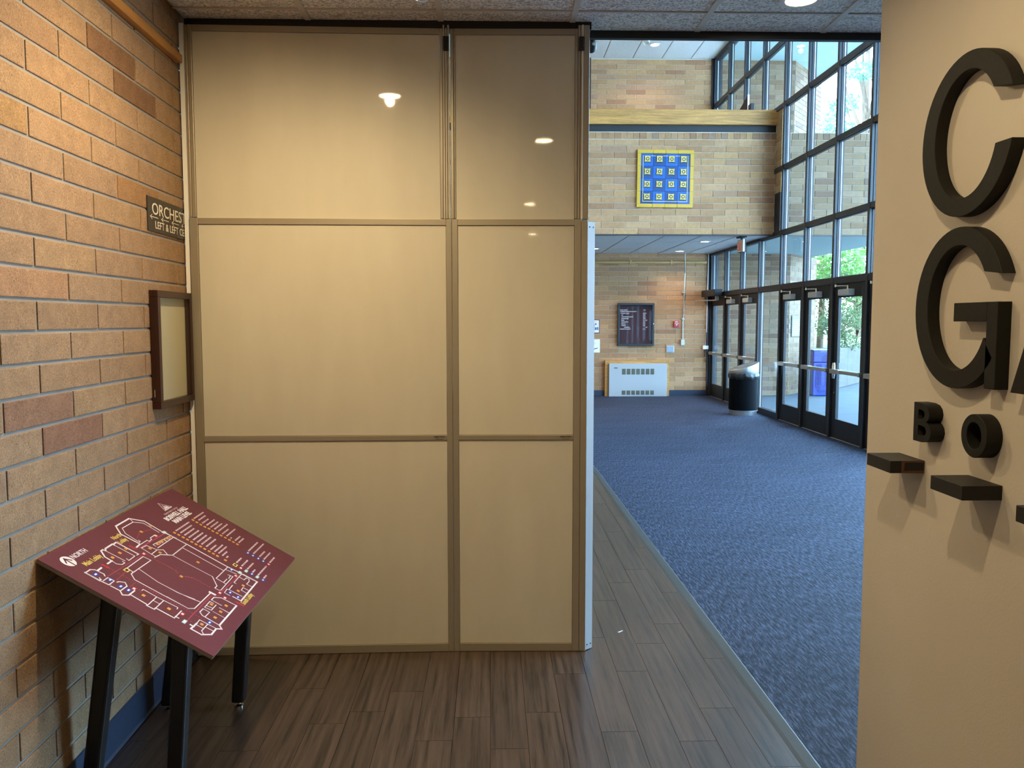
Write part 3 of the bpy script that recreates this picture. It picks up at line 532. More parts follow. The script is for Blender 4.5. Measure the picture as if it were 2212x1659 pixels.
# ---- map lectern
MAPD={"T":[[0.0062,[[0.4121,0.1435],[0.4064,0.0692],[0.442,0.031],[0.551,0.0294],[0.5961,0.0715],[0.5926,0.1453],[0.6023,0.204]]],[0.0032,[[0.422,0.1363],[0.4285,0.0767],[0.4529,0.0513],[0.5418,0.0511],[0.5777,0.0778],[0.5735,0.1442]]],[0.0032,[[0.5418,0.0511],[0.5505,0.0358]]],[0.0062,[[0.4121,0.1435],[0.3768,0.1467]]],[0.0032,[[0.422,0.1363],[0.4324,0.1336],[0.4329,0.1275]]],[0.0032,[[0.4081,0.1454],[0.4664,0.1457],[0.4662,0.1542],[0.4904,0.1523],[0.4963,0.1447],[0.5361,0.1443]]],[0.0062,[[0.2033,0.1407],[0.2044,0.114],[0.2269,0.0879],[0.2417,0.0865],[0.2435,0.0954]]],[0.0062,[[0.2435,0.0954],[0.2579,0.0878],[0.3101,0.0869],[0.3089,0.0943]]],[0.0062,[[0.3143,0.0893],[0.3341,0.088],[0.3386,0.1723]]],[0.0032,[[0.2435,0.0954],[0.2483,0.1656]]],[0.0032,[[0.3089,0.0943],[0.3126,0.1715],[0.2642,0.1731],[0.267,0.1628]]],[0.0032,[[0.3386,0.1723],[0.3256,0.173]]],[0.0032,[[0.2033,0.1407],[0.2013,0.159],[0.2153,0.1714],[0.2357,0.1719],[0.2367,0.1627]]],[0.0062,[[0.205,0.1397],[0.1734,0.1402]]],[0.0062,[[0.1049,0.142],[0.1305,0.1408]]],[0.0042,[[0.0545,0.1255],[0.0866,0.1251],[0.0992,0.1347],[0.1034,0.1637],[0.0957,0.172]]],[0.0062,[[0.0545,0.1255],[0.0562,0.1746]]],[0.0032,[[0.2114,0.1925],[0.3397,0.1905],[0.3435,0.2191],[0.2067,0.2182]]],[0.0032,[[0.2114,0.1925],[0.2074,0.2169]]],[0.0038,[[0.2074,0.2169],[0.1897,0.2192],[0.1679,0.242],[0.1697,0.3297],[0.1733,0.4376],[0.1934,0.4521]]],[0.0032,[[0.2459,0.2206],[0.2307,0.2978],[0.2331,0.3744],[0.2497,0.4288]]],[0.0032,[[0.2323,0.331],[0.2346,0.3736],[0.2415,0.4125],[0.253,0.4499]]],[0.0038,[[0.1723,0.358],[0.1734,0.4374],[0.1939,0.4522],[0.3452,0.4523]]],[0.012,[[0.3502,0.4503],[0.3517,0.4657]]],[0.0038,[[0.3766,0.2182],[0.417,0.222],[0.4619,0.2527]]],[0.0032,[[0.4619,0.2527],[0.5976,0.2502]]],[0.0026,[[0.4601,0.2571],[0.4623,0.3302],[0.4673,0.4128]]],[0.0038,[[0.4673,0.4128],[0.4194,0.4498],[0.396,0.4506]]],[0.0062,[[0.5993,0.1572],[0.5985,0.195],[0.6022,0.2498],[0.6042,0.4246],[0.6136,0.4838],[0.6175,0.5497]]],[0.0032,[[0.5569,0.2531],[0.5579,0.423]]],[0.0032,[[0.5985,0.195],[0.4538,0.1949]]],[0.0032,[[0.6022,0.2498],[0.4645,0.2515]]],[0.0032,[[0.3906,0.1593],[0.4271,0.1618],[0.438,0.1997],[0.386,0.2014],[0.3906,0.1593]]],[0.0032,[[0.438,0.1997],[0.4628,0.2138],[0.4466,0.2365]]],[0.0032,[[0.386,0.2014],[0.3856,0.219]]],[0.0026,[[0.4584,0.1734],[0.4575,0.1857]]],[0.0026,[[0.4851,0.1753],[0.4842,0.1877]]],[0.0026,[[0.5123,0.1772],[0.5114,0.1898]]],[0.0026,[[0.54,0.1792],[0.5391,0.1919]]],[0.0026,[[0.5682,0.1812],[0.5673,0.194]]],[0.0026,[[0.597,0.1833],[0.5961,0.1962]]],[0.0026,[[0.4584,0.1734],[0.6041,0.1826]]],[0.0032,[[0.6066,0.426],[0.4698,0.4274],[0.4686,0.4694]]],[0.0032,[[0.5754,0.4299],[0.587,0.4699]]],[0.0032,[[0.4686,0.4694],[0.5525,0.4672],[0.5445,0.4488]]],[0.0032,[[0.5495,0.4576],[0.5213,0.4605]]],[0.0032,[[0.474,0.458],[0.5084,0.4578]]],[0.0032,[[0.396,0.4506],[0.3976,0.4662],[0.4054,0.4714],[0.4686,0.4694]]],[0.0062,[[0.6091,0.4838],[0.6165,0.549],[0.4082,0.5518]]],[0.0032,[[0.6091,0.4838],[0.5114,0.4862],[0.5123,0.4943]]],[0.0032,[[0.5748,0.4872],[0.5749,0.5065],[0.6016,0.5082],[0.6008,0.5193],[0.5831,0.5253],[0.5529,0.5248],[0.5552,0.5455]]],[0.0032,[[0.5117,0.5241],[0.5139,0.5445]]],[0.0032,[[0.5117,0.5241],[0.486,0.5257],[0.4853,0.5458]]],[0.0032,[[0.485,0.4894],[0.4402,0.4912],[0.4358,0.4846],[0.4016,0.487]]],[0.0032,[[0.4402,0.4912],[0.4438,0.5435]]],[0.005,[[0.4067,0.5197],[0.408,0.5498]]],[0.0032,[[0.4016,0.487],[0.4018,0.5072]]],[0.0038,[[0.3046,0.4721],[0.33,0.4721],[0.3544,0.4926],[0.3585,0.5511]]],[0.0062,[[0.3585,0.5511],[0.176,0.5522],[0.1613,0.5661]]],[0.0032,[[0.3046,0.4721],[0.305,0.5112]]],[0.0032,[[0.2834,0.5115],[0.2843,0.5472]]],[0.0032,[[0.2896,0.4721],[0.2352,0.4734],[0.2398,0.4973],[0.2894,0.4965]]],[0.0032,[[0.2896,0.4721],[0.2892,0.4859]]],[0.0032,[[0.2522,0.4752],[0.2565,0.4956]]],[0.0038,[[0.2209,0.4734],[0.1904,0.4734],[0.1779,0.4878],[0.176,0.5522]]],[0.0032,[[0.2209,0.4734],[0.2215,0.4978],[0.1795,0.4974]]],[0.0022,[[0.2372,0.5041],[0.2381,0.5478]]],[0.0032,[[0.1156,0.4927],[0.1442,0.4912],[0.1465,0.5513]]],[0.0062,[[0.1156,0.4927],[0.0668,0.4912],[0.0671,0.5287],[0.0975,0.5528],[0.1451,0.5518],[0.1613,0.5661]]],[0.0062,[[0.0879,0.4815],[0.0882,0.4931]]],[0.0032,[[0.1055,0.4932],[0.1062,0.5184]]],[0.0032,[[0.1438,0.5209],[0.0884,0.521],[0.0746,0.5347]]],[0.0032,[[0.1212,0.5234],[0.1233,0.5482]]],[0.0062,[[0.0549,0.1246],[0.0543,0.1749],[0.0647,0.1737]]],[0.005,[[0.0562,0.1809],[0.0596,0.2054],[0.0695,0.2055]]],[0.0032,[[0.064,0.1828],[0.0953,0.1821],[0.0972,0.2043],[0.0596,0.2054]]],[0.0038,[[0.0987,0.2134],[0.1076,0.216],[0.122,0.2302],[0.1072,0.2449],[0.0657,0.2446]]],[0.005,[[0.0589,0.2129],[0.0614,0.2433],[0.0454,0.2594],[0.0632,0.2733],[0.1053,0.2729]]],[0.0032,[[0.0704,0.1662],[0.0639,0.1732]]],[0.005,[[0.071,0.2738],[0.0672,0.3369],[0.0609,0.3373],[0.063,0.3629],[0.0743,0.363],[0.0756,0.4285]]],[0.0032,[[0.1293,0.2874],[0.1397,0.2878],[0.1388,0.3366],[0.0694,0.3385]]],[0.0032,[[0.1388,0.3366],[0.1409,0.3613],[0.0743,0.363]]],[0.0032,[[0.1082,0.34],[0.1086,0.3615]]],[0.0032,[[0.1409,0.3613],[0.1453,0.4107],[0.1343,0.4128]]],[0.0038,[[0.0756,0.4285],[0.1363,0.4275]]],[0.005,[[0.0876,0.4277],[0.0885,0.4382]]]],"R":[[0.3373,0.1838],[0.3298,0.1836],[0.3223,0.1835],[0.3148,0.1833],[0.3073,0.1831],[0.2998,0.183],[0.2923,0.1828],[0.2848,0.1826],[0.2772,0.1825],[0.2697,0.1823],[0.2622,0.1821],[0.2547,0.182],[0.2472,0.1818],[0.2397,0.1816],[0.2322,0.1815],[0.2247,0.1813],[0.2172,0.1811],[0.2097,0.181],[0.2022,0.1808],[0.1947,0.1807],[0.1872,0.1805],[0.1797,0.1803],[0.1722,0.1802],[0.1647,0.18],[0.1572,0.1798],[0.1496,0.1797],[0.1421,0.1795],[0.1346,0.1793],[0.1271,0.1792],[0.1196,0.179],[0.1121,0.1788],[0.1046,0.1787],[0.2025,0.1988],[0.1948,0.1995],[0.1871,0.2002],[0.1794,0.2009],[0.1718,0.2016],[0.1641,0.2023],[0.1564,0.203],[0.1487,0.2036],[0.141,0.2043],[0.1333,0.205],[0.1257,0.2057],[0.118,0.2064],[0.1103,0.2071],[0.1553,0.1695],[0.1533,0.1806],[0.1513,0.1917],[0.1543,0.2084],[0.1545,0.2193],[0.1547,0.2302],[0.155,0.241],[0.1552,0.2519],[0.1554,0.2612],[0.1557,0.2705],[0.1559,0.2797],[0.1562,0.289],[0.1564,0.2983],[0.1567,0.3076],[0.1569,0.3169],[0.1572,0.3262],[0.1574,0.3354],[0.1577,0.3447],[0.1579,0.354],[0.1582,0.3633],[0.1584,0.3726],[0.1587,0.3819],[0.1589,0.3911],[0.1592,0.4004],[0.1594,0.4097],[0.1597,0.419],[0.1599,0.4283],[0.1602,0.4376],[0.1604,0.4468],[0.1607,0.4561],[0.1151,0.2518],[0.1251,0.2518],[0.1351,0.2519],[0.1452,0.2519],[0.3662,0.1936],[0.3657,0.2013],[0.3651,0.2089],[0.3645,0.2166],[0.364,0.2243],[0.3643,0.2319],[0.3646,0.2396],[0.3649,0.2472],[0.3652,0.2548],[0.3655,0.2624],[0.3658,0.2701],[0.3661,0.2777],[0.3664,0.2853],[0.3667,0.2929],[0.367,0.3006],[0.3673,0.3082],[0.3603,0.3162],[0.3659,0.3466],[0.3722,0.3554],[0.3785,0.3643],[0.367,0.2703],[0.3669,0.2803],[0.3667,0.2903],[0.3666,0.3003],[0.3622,0.3088],[0.3578,0.3174],[0.3624,0.3459],[0.3691,0.3538],[0.3757,0.3616],[0.3824,0.3695],[0.3827,0.3787],[0.383,0.3879],[0.3832,0.3971],[0.3835,0.4062],[0.3838,0.4154],[0.3841,0.4246],[0.3843,0.4338],[0.584,0.4796],[0.579,0.4796],[0.574,0.4795],[0.569,0.4795],[0.564,0.4794],[0.559,0.4794],[0.554,0.4793],[0.549,0.4793],[0.544,0.4792],[0.539,0.4792],[0.5339,0.4791],[0.5289,0.4791],[0.5239,0.479],[0.5189,0.479],[0.5139,0.479],[0.5089,0.4789],[0.5039,0.4789],[0.4989,0.4788],[0.4939,0.4788],[0.4889,0.4787],[0.4839,0.4787],[0.4789,0.4786],[0.4739,0.4786],[0.4689,0.4785],[0.4639,0.4785],[0.4589,0.4785],[0.4539,0.4784],[0.4489,0.4784],[0.4438,0.4783],[0.4388,0.4783],[0.4338,0.4782],[0.4288,0.4782],[0.4238,0.4781],[0.4188,0.4781],[0.4138,0.478],[0.4088,0.478],[0.4038,0.4779],[0.362,0.4817],[0.3578,0.4788],[0.3535,0.4759],[0.3493,0.473],[0.345,0.47],[0.3408,0.4671],[0.3365,0.4642],[0.3323,0.4613],[0.3272,0.4613],[0.3221,0.4614],[0.317,0.4614],[0.3119,0.4615],[0.3068,0.4615],[0.3017,0.4616],[0.2966,0.4616],[0.2915,0.4617],[0.2864,0.4617],[0.2813,0.4618],[0.2762,0.4618],[0.2711,0.4619],[0.266,0.4619],[0.2609,0.462],[0.2558,0.462],[0.2507,0.462],[0.2456,0.4621],[0.2405,0.4621],[0.2354,0.4622],[0.2303,0.4622],[0.2252,0.4623],[0.2201,0.4623],[0.2151,0.4624],[0.21,0.4624],[0.2049,0.4625],[0.1998,0.4625],[0.1947,0.4626],[0.1896,0.4626],[0.1845,0.4627],[0.1794,0.4627],[0.1743,0.4627],[0.1692,0.4628],[0.1641,0.4628],[0.159,0.4629],[0.1539,0.4629],[0.1488,0.463],[0.1437,0.463],[0.1386,0.4631],[0.1335,0.4631],[0.1284,0.4632],[0.1233,0.4632],[0.1182,0.4633],[0.1131,0.4633],[0.108,0.4634],[0.1582,0.4716],[0.1591,0.4815],[0.16,0.4913],[0.1608,0.5011],[0.3718,0.4921],[0.3759,0.5033],[0.38,0.5146],[0.3819,0.1558],[0.387,0.1559],[0.392,0.1561],[0.3971,0.1562],[0.4022,0.1564],[0.4072,0.1565],[0.4123,0.1566],[0.4174,0.1568],[0.4224,0.1569],[0.4275,0.1571],[0.4326,0.1572],[0.4377,0.1574],[0.4427,0.1575],[0.4478,0.1576],[0.4529,0.1578],[0.4579,0.1579],[0.463,0.1581],[0.4681,0.1582],[0.4731,0.1583],[0.4782,0.1585],[0.4833,0.1586],[0.4883,0.1588],[0.4934,0.1589],[0.4985,0.1591],[0.5035,0.1592],[0.5086,0.1593],[0.5137,0.1595],[0.5187,0.1596],[0.5238,0.1598],[0.5289,0.1599],[0.5339,0.16],[0.539,0.1602],[0.5441,0.1603],[0.5492,0.1605],[0.5542,0.1606],[0.5593,0.1608],[0.5644,0.1609],[0.5694,0.161],[0.5745,0.1612],[0.5796,0.1613],[0.5846,0.1615],[0.4415,0.1173],[0.45,0.1147],[0.4586,0.1122],[0.4671,0.1096],[0.4756,0.107],[0.4842,0.1045],[0.4927,0.1019],[0.5005,0.1036],[0.5084,0.1052],[0.5162,0.1069],[0.5241,0.1085],[0.5319,0.1102],[0.5398,0.1118],[0.5476,0.1135],[0.5555,0.1151],[0.5633,0.1168],[0.5621,0.1272],[0.1029,0.4634],[0.1083,0.4748],[0.125,0.2813],[0.1177,0.2893]],"O":[[0.5042,0.1036],[0.2802,0.1305],[0.2263,0.1308],[0.3283,0.1296],[0.4201,0.1795],[0.4303,0.2149],[0.5877,0.1028],[0.3491,0.3359],[0.1066,0.3046],[0.1107,0.394],[0.5134,0.3351],[0.5277,0.5196],[0.4683,0.5194],[0.3206,0.524],[0.2625,0.5242],[0.2082,0.5239],[0.1256,0.507],[0.2758,0.4833],[0.6394,0.1818],[0.6412,0.1993],[0.6415,0.2186],[0.6427,0.2364],[0.6432,0.2548],[0.6434,0.2731],[0.6464,0.2914],[0.6449,0.3104],[0.6466,0.3295],[0.6465,0.3477],[0.6457,0.3656],[0.648,0.3998],[0.8355,0.1803],[0.8347,0.1986],[0.8333,0.2176],[0.8344,0.2358],[0.8391,0.253],[0.8367,0.2716],[0.84,0.2899],[0.8381,0.3093],[0.8402,0.328],[0.8413,0.3469],[0.8417,0.3648],[0.8422,0.3833],[0.479,0.1805],[0.4992,0.1813],[0.5197,0.1821],[0.5404,0.1829],[0.5615,0.1838],[0.5828,0.1846]],"B":[[0.0768,0.1495],[0.0905,0.1936],[0.0867,0.233],[0.0897,0.2591],[0.5984,0.4442],[0.4239,0.5022],[0.4227,0.5344],[0.1604,0.5218],[0.8169,0.4409],[0.8182,0.4637],[0.8194,0.4881],[0.8207,0.511],[0.6559,0.5133],[0.6573,0.5616]],"D":[[0.3608,0.1833],[0.1149,0.2663],[0.1232,0.4377],[0.3826,0.4759],[0.3675,0.5017],[0.5701,0.4727],[0.8195,0.5362],[0.6545,0.4651],[0.5344,0.1499]],"W":[[0.0875,0.4602],[0.6132,0.4748],[0.6545,0.4887],[0.6558,0.5369],[0.5963,0.1561]],"Y":[[0.1986,0.198],[0.6531,0.4406]],"X":[[0.6594,0.1803,0.1375],[0.6644,0.1986,0.1176],[0.6637,0.2164,0.1023],[0.6645,0.2351,0.1069],[0.6652,0.2538,0.1071],[0.6645,0.2717,0.11],[0.668,0.2894,0.1057],[0.6704,0.309,0.1071],[0.6657,0.33,0.0644],[0.6677,0.3469,0.1005],[0.6724,0.3627,0.0941],[0.6702,0.3798,0.0554],[0.6722,0.3968,0.0282],[0.8533,0.1792,0.1101],[0.8621,0.1973,0.0798],[0.8535,0.2179,0.079],[0.8575,0.2365,0.0944],[0.8598,0.2543,0.0913],[0.8604,0.2712,0.0965],[0.8627,0.289,0.1157],[0.8589,0.3092,0.0776],[0.8629,0.328,0.1154],[0.8622,0.3471,0.0131],[0.8631,0.3671,0.0675],[0.8637,0.3841,0.0661],[0.8371,0.4387,0.1357],[0.8385,0.4616,0.1481],[0.8419,0.4886,0.0749],[0.8398,0.5096,0.0953],[0.8385,0.5366,0.0798],[0.6772,0.4394,0.0634],[0.6744,0.4641,0.0813],[0.6715,0.4888,0.0825],[0.6715,0.5125,0.0351],[0.6714,0.5363,0.1218],[0.6729,0.5611,0.0452]],"LB":{"BOSWELL":[[0.7054,0.1173],[0.9164,0.1231]],"MAIN":[[0.7252,0.1456],[0.8919,0.1507]],"NORTH":[[0.0961,0.0597],[0.184,0.0595]],"MainLobby":[[0.0947,0.102],[0.2002,0.1077]],"North":[[0.3446,0.0712],[0.4029,0.0757]],"Lobby":[[0.3429,0.0949],[0.3954,0.105]],"South":[[0.3949,0.5625],[0.4593,0.5672]],"Lobby2":[[0.4533,0.563],[0.5016,0.5739]],"college":[[0.7423,0.0902],[0.8695,0.0931]]},"AR":{"a1":[[0.1504,0.1301],[0.1542,0.1631]],"a2":[[0.3602,0.125],[0.3644,0.1563]],"a3":[[0.3844,0.5732],[0.3805,0.5342]]},"NC":[0.0653,0.06],"LG":[[0.8072,0.0319],[0.7789,0.0782],[0.8481,0.0777]]}
tilt = math.atan2(.308, .518)
ms = tag(empty('map_stand', (-1.11, 2.95, 0)), 'tilted maroon floor plan board on four black legs against the brick wall', 'map stand')
ux = Vector((.518, 0, -.308)).normalized(); nz = Vector((.308, 0, .518)).normalized()
O0 = Vector((-1.370, 2.445, .864)) - Vector((-1.11, 2.95, 0))
PP = lambda s, t, h=0: O0 + Vector((0, s, 0)) + ux*t + nz*h
def slab(s0, s1, t0, t1, h0, h1): return MB().prism([PP(s0, t0, h0), PP(s1, t0, h0), PP(s1, t1, h0), PP(s0, t1, h0)], nz*(h1-h0))
slab(-.012, 1.022, 0, .604, -.013, -.0010).obj('board', M['pedge'], ms, bevel=.002)
slab(-.0118, 1.0218, .0002, .6038, -.0010, 0).obj('print', M['maroon'], ms)
def flat(items, name, mat, h=.0004):
    mb = MB()
    for poly in items: mb.prism([PP(s, t, .00005) for s, t in poly], nz*h)
    o = mb.obj(name, M[mat], ms)
    if len(items) > 3: o['kind'] = 'stuff'
    return o
def ribbon(w, pts):
    out = []
    for (a, b) in zip(pts[:-1], pts[1:]):
        dx, dy = b[0]-a[0], b[1]-a[1]; L = math.hypot(dx, dy) or 1; nx, ny = -dy/L*w/2, dx/L*w/2; ex, ey = dx/L*w/2, dy/L*w/2
        out.append([(a[0]-ex+nx, a[1]-ey+ny), (b[0]+ex+nx, b[1]+ey+ny), (b[0]+ex-nx, b[1]+ey-ny), (a[0]-ex-nx, a[1]-ey-ny)])
    return out
rect = lambda c, w, h: [(c[0]-w/2, c[1]-h/2), (c[0]+w/2, c[1]-h/2), (c[0]+w/2, c[1]+h/2), (c[0]-w/2, c[1]+h/2)]
flat([r for w, pts in MAPD['T'] for r in ribbon(w*.95, pts)], 'map_outline', 'pw')
flat([rect(p, .0038, .0038) for p in MAPD['R']], 'map_route', 'prd')
flat([rect(p, .013, .011) for p in MAPD['O']], 'map_room_number', 'po')
flat([rect(p, .024, .015) for p in MAPD['B']], 'map_symbol', 'pb', .0003); flat([rect(p, .012, .006) for p in MAPD['B']], 'map_symbol', 'pw', .0006)
flat([rect(p, .024, .012) for p in MAPD['D']], 'map_symbol', 'pr', .0003); flat([rect(p, .010, .008) for p in MAPD['D']], 'map_symbol', 'pw', .0006)
flat([rect(p, .024, .012) for p in MAPD['W']], 'map_symbol', 'pteal', .0003); flat([rect(p, .014, .006) for p in MAPD['W']], 'map_symbol', 'pw', .0006)
flat([rect(p, .024, .017) for p in MAPD['Y']], 'map_symbol', 'py', .0003); flat([rect(p, .014, .009) for p in MAPD['Y']], 'map_symbol', 'pk', .0006)
words = []
rw = random.Random(4)
for s, t, L in MAPD['X']:                                            # the legend's lines, too small to read: word-long strokes
    x = 0
    while x < L - .003:
        w = min(rw.uniform(.010, .026), L-x); words.append(rect((s+x+w/2, t-.002), w, .0062)); x += w + .0035
flat(words, 'map_legend', 'pt')
def on_map(body, key, h, mat, **k):
    a, b = MAPD['LB'][key]; me = fit_text(body, b[0]-a[0], M[mat], h, depth=.0003, **k)
    place(me, PP(a[0], (a[1]+b[1])/2+.004, .0003), (0, 1, 0), -ux, ms)
on_map('BOSWELL HALL', 'BOSWELL', .022, 'pw', bold=.045); on_map('MAIN LEVEL', 'MAIN', .022, 'pw', bold=.045)
on_map('NORTH', 'NORTH', .020, 'pw', bold=.015); on_map('Main Lobby', 'MainLobby', .021, 'py', bold=.012)
on_map('North', 'North', .019, 'py', bold=.012); on_map('Lobby', 'Lobby', .019, 'py', bold=.012); MAPD['LB']['SouthLobby'] = [MAPD['LB']['South'][0], MAPD['LB']['Lobby2'][1]]; on_map('South Lobby', 'SouthLobby', .020, 'py', bold=.012)
on_map('North Idaho College', 'college', .010, 'pt')
c = MAPD['NC']; flat([[(c[0]+.026*math.cos(a*PI/14), c[1]+.026*math.sin(a*PI/14)) for a in range(28)]], 'north_disc', 'pw', .0003)
flat(ribbon(.0055, [(c[0], c[1]+.025), (c[0], c[1]-.016)]) + ribbon(.0055, [(c[0]-.015, c[1]+.002), (c[0], c[1]-.015), (c[0]+.015, c[1]+.002)]), 'north_arrow', 'maroon', .0006)
for k, (a, b) in MAPD['AR'].items():
    dx, dy = b[0]-a[0], b[1]-a[1]; L = math.hypot(dx, dy); dx /= L; dy /= L; P2 = lambda f, w: (a[0]+dx*L*f-dy*w, a[1]+dy*L*f+dx*w)
    flat([[P2(0, -.005), P2(.6, -.005), P2(.6, .005), P2(0, .005)], [P2(.55, -.009), P2(1, 0), P2(.55, .009)]], 'entry_arrow', 'pr')
lg = MAPD['LG']; flat(ribbon(.0022, [lg[0], lg[1], lg[2], lg[0]]) + [[(.809, .047), (.802, .072), (.818, .072)], [(.822, .056), (.815, .073), (.832, .073)], [(.797, .061), (.790, .074), (.803, .074)]] + ribbon(.002, [(.786, .0755), (.842, .0755)]), 'emblem', 'pw')
def leg(ft, fb, w=.056):
    a, b = Vector(ft) - Vector((-1.11, 2.95, 0)), Vector(fb) - Vector((-1.11, 2.95, 0)); mb = MB(); h = w/2
    vs = [b+Vector((x*h*.92, y*h*.92, 0)) for x, y in ((-1,-1),(1,-1),(1,1),(-1,1))] + [a+Vector((x*h, y*h, 0)) for x, y in ((-1,-1),(1,-1),(1,1),(-1,1))]
    mb.add(vs, [(0,3,2,1),(4,5,6,7),(0,1,5,4),(1,2,6,5),(2,3,7,6),(3,0,4,7)]); o = mb.obj('leg', M['iron'], ms, bevel=.010, seg=3)
    g = MB().lathe((b.x, b.y, 0), [(.018, 0), (.018, .006), (.007, .010), (.007, b.z+.004)], 16); f = g.obj('foot', M['chrome'], o, smooth=True); f['label'] = 'chrome levelling foot'
for ft, fb in (((-1.225, 2.615, .760), (-1.325, 2.600, .022)), ((-1.015, 2.640, .640), (-1.052, 2.612, .022)), ((-1.225, 3.262, .760), (-1.318, 3.232, .022)), ((-1.000, 3.285, .630), (-1.040, 3.252, .022))): leg(ft, fb)
fm = MB()
for y in (2.64, 3.27): fm.prism([Vector((-1.27, y-.02, .774))-Vector((-1.11, 2.95, 0)), Vector((-1.27, y+.02, .774))-Vector((-1.11, 2.95, 0)), Vector((-.93, y+.02, .572))-Vector((-1.11, 2.95, 0)), Vector((-.93, y-.02, .572))-Vector((-1.11, 2.95, 0))], Vector((0, 0, .012)))
fm.obj('bracket', M['iron'], ms)

# ---- sign, empty display case
sg = tag(empty('direction_sign', (XL-.0165, 3.361, 1.947), (0, 0, math.radians(1))), 'dark brown engraved wall sign reading ORCHESTRA LEFT, partly behind the partition', 'sign')
box('board', (.0, .0045, 0, .60, 0, .141), M['signblk'], sg, bevel=.001)
place(fit_text('ORCHESTRA', .50, M['signtxt'], .050, depth=.0004), (.0047, .045, .072), (0, 1, 0), (0, 0, 1), sg)
place(fit_text('LEFT & LEFT CENTER', .455, M['signtxt'], .032, depth=.0004), (.0047, .075, .016), (0, 1, 0), (0, 0, 1), sg)
ar = MB()
for i in range(4):
    y = .020 + .118*i; z = .060; ar.box(.0045, .0052, y, y+.085, z-.0012, z+.0012)
    for sgn in (-1, 1): ar.prism([(.0045, y, z-.0012*sgn), (.0045, y+.022, z+sgn*.0105), (.0045, y+.0235, z+sgn*.0085), (.0045, y+.005, z-.0012*sgn)], (.0007, 0, 0))
ar.obj('arrow', M['signtxt'], sg)
dc = tag(empty('display_case', (XL-.0165, 3.352, 1.2175), (0, 0, math.radians(1))), 'shallow dark mahogany display case with an empty pale pinboard', 'display case')
W_, H_, D_ = .397, .488, .036
fr = MB(); f = .028
for b in ((0, W_, 0, f), (0, W_, H_-f, H_), (0, f, f, H_-f), (W_-f, W_, f, H_-f)): fr.box(0, D_, b[0], b[1], b[2], b[3])
fr.obj('frame', M['mahog'], dc, bevel=.002); box('backing', (0, .012, f, W_-f, f, H_-f), M['pin'], dc); box('pane', (.028, .031, f, W_-f, f, H_-f), M['acrylic'], dc)
hg = MB().box(.010, .014, -.002, .0, .05, .08).obj('hinge', M['satin'], dc)

# ---- lettering on the painted wall
XW = 1.25
def arc(c, a, b, t0, t1, n, x): return [(x, c[0]-a*math.cos(math.radians(t0+(t1-t0)*i/n)), c[1]+b*math.sin(math.radians(t0+(t1-t0)*i/n))) for i in range(n+1)]
TH = .034; XFt = XW-TH
c_ = (2.095, 2.056); mb = MB().ring(arc(c_, .202, .207, 20.9, 346.3, 56, XFt), arc(c_, .138, .161, 33.4, 342.5, 56, XFt), (TH+.001, 0, 0), closed=False)
tag(mb.obj('wall_letter', M['letter'], None, smooth=True, bevel=.0012, seg=1, angle=30), 'large charcoal letter C at the top of the cream wall', 'letter', 'large letters on the cream wall')
c_ = (2.10, 1.6125); mb = MB().ring(arc(c_, .202, .210, 22.5, 324, 54, XFt), arc(c_, .138, .163, 33, 333, 54, XFt), (TH+.001, 0, 0), closed=False)
mb.box(XFt, XW+.001, 1.922, 1.966, 1.413, 1.626); mb.box(XFt, XW+.001, 1.966, 2.109, 1.578, 1.626)
tag(mb.obj('wall_letter', M['letter'], None, smooth=True, bevel=.0012, seg=1, angle=30), 'large charcoal letter G beneath the letter C', 'letter', 'large letters on the cream wall')
def font_letter(ch, y, z, w, h, th, label, group, bold=.0):
    me = text_mesh(ch, 1, M['letter'], depth=.5, bold=bold); xs = [v.co.x for v in me.vertices]; ys_ = [v.co.y for v in me.vertices]
    me.transform(Matrix.Translation((-min(xs), -min(ys_), 0))); me.transform(Matrix.Diagonal((w/(max(xs)-min(xs)), h/(max(ys_)-min(ys_)), th, 1)))
    o = place(me, (XW-th/2, y, z), (0, -1, 0), (0, 0, 1), None, 'wall_letter'); return tag(o, label, 'letter', group)
font_letter('A', 1.862, 1.412, .36, .412, TH, 'large charcoal letter A cut off at the picture edge, beside the G', 'large letters on the cream wall')
font_letter('B', 2.277, 1.239, .092, .110, .04, 'small black letter B under the letter G', 'small letters on the cream wall', .015)
mb = MB().ring([(XW-.04, 1.988-.055*math.cos(a*PI/20), 1.2915+.055*math.sin(a*PI/20)) for a in range(40)], [(XW-.04, 1.988-.031*math.cos(a*PI/20), 1.2915+.034*math.sin(a*PI/20)) for a in range(40)], (.041, 0, 0))
tag(mb.obj('wall_letter', M['letter'], None, smooth=True, bevel=.0015, seg=1, angle=30), 'small black round letter O beside the small B', 'letter', 'small letters on the cream wall')
def ledge(y0, y1, label, chip=False):
    o = tag(empty('wall_ledge', (XW, (y0+y1)/2, 1.141)), label, 'ledge', 'black ledges under the small letters'); h = (y1-y0)/2
    box('shelf', (-.100, .001, -h, h, 0, .036), M['ledge'], o, bevel=.001, seg=1)
    if chip:
        cb = MB().ring([(-.068, -h-.0008, .001), (-.001, -h-.0008, .001), (-.001, -h-.0008, .035), (-.068, -h-.0008, .035)], [(-.060, -h-.0008, .007), (-.0025, -h-.0008, .008), (-.003, -h-.0008, .030), (-.058, -h-.0008, .031)], (0, .002, 0)).obj('chipped_end', M['rawwood'], o); cb['label'] = 'end grain showing reddish bare wood'
    return o
ledge(2.283, 2.429, 'black wall ledge below the small B, its near end chipped to bare wood', True)
ledge(1.926, 2.069, 'intact black wall ledge below the small O'); ledge(1.580, 1.7225, 'black wall ledge cut off at the picture edge')

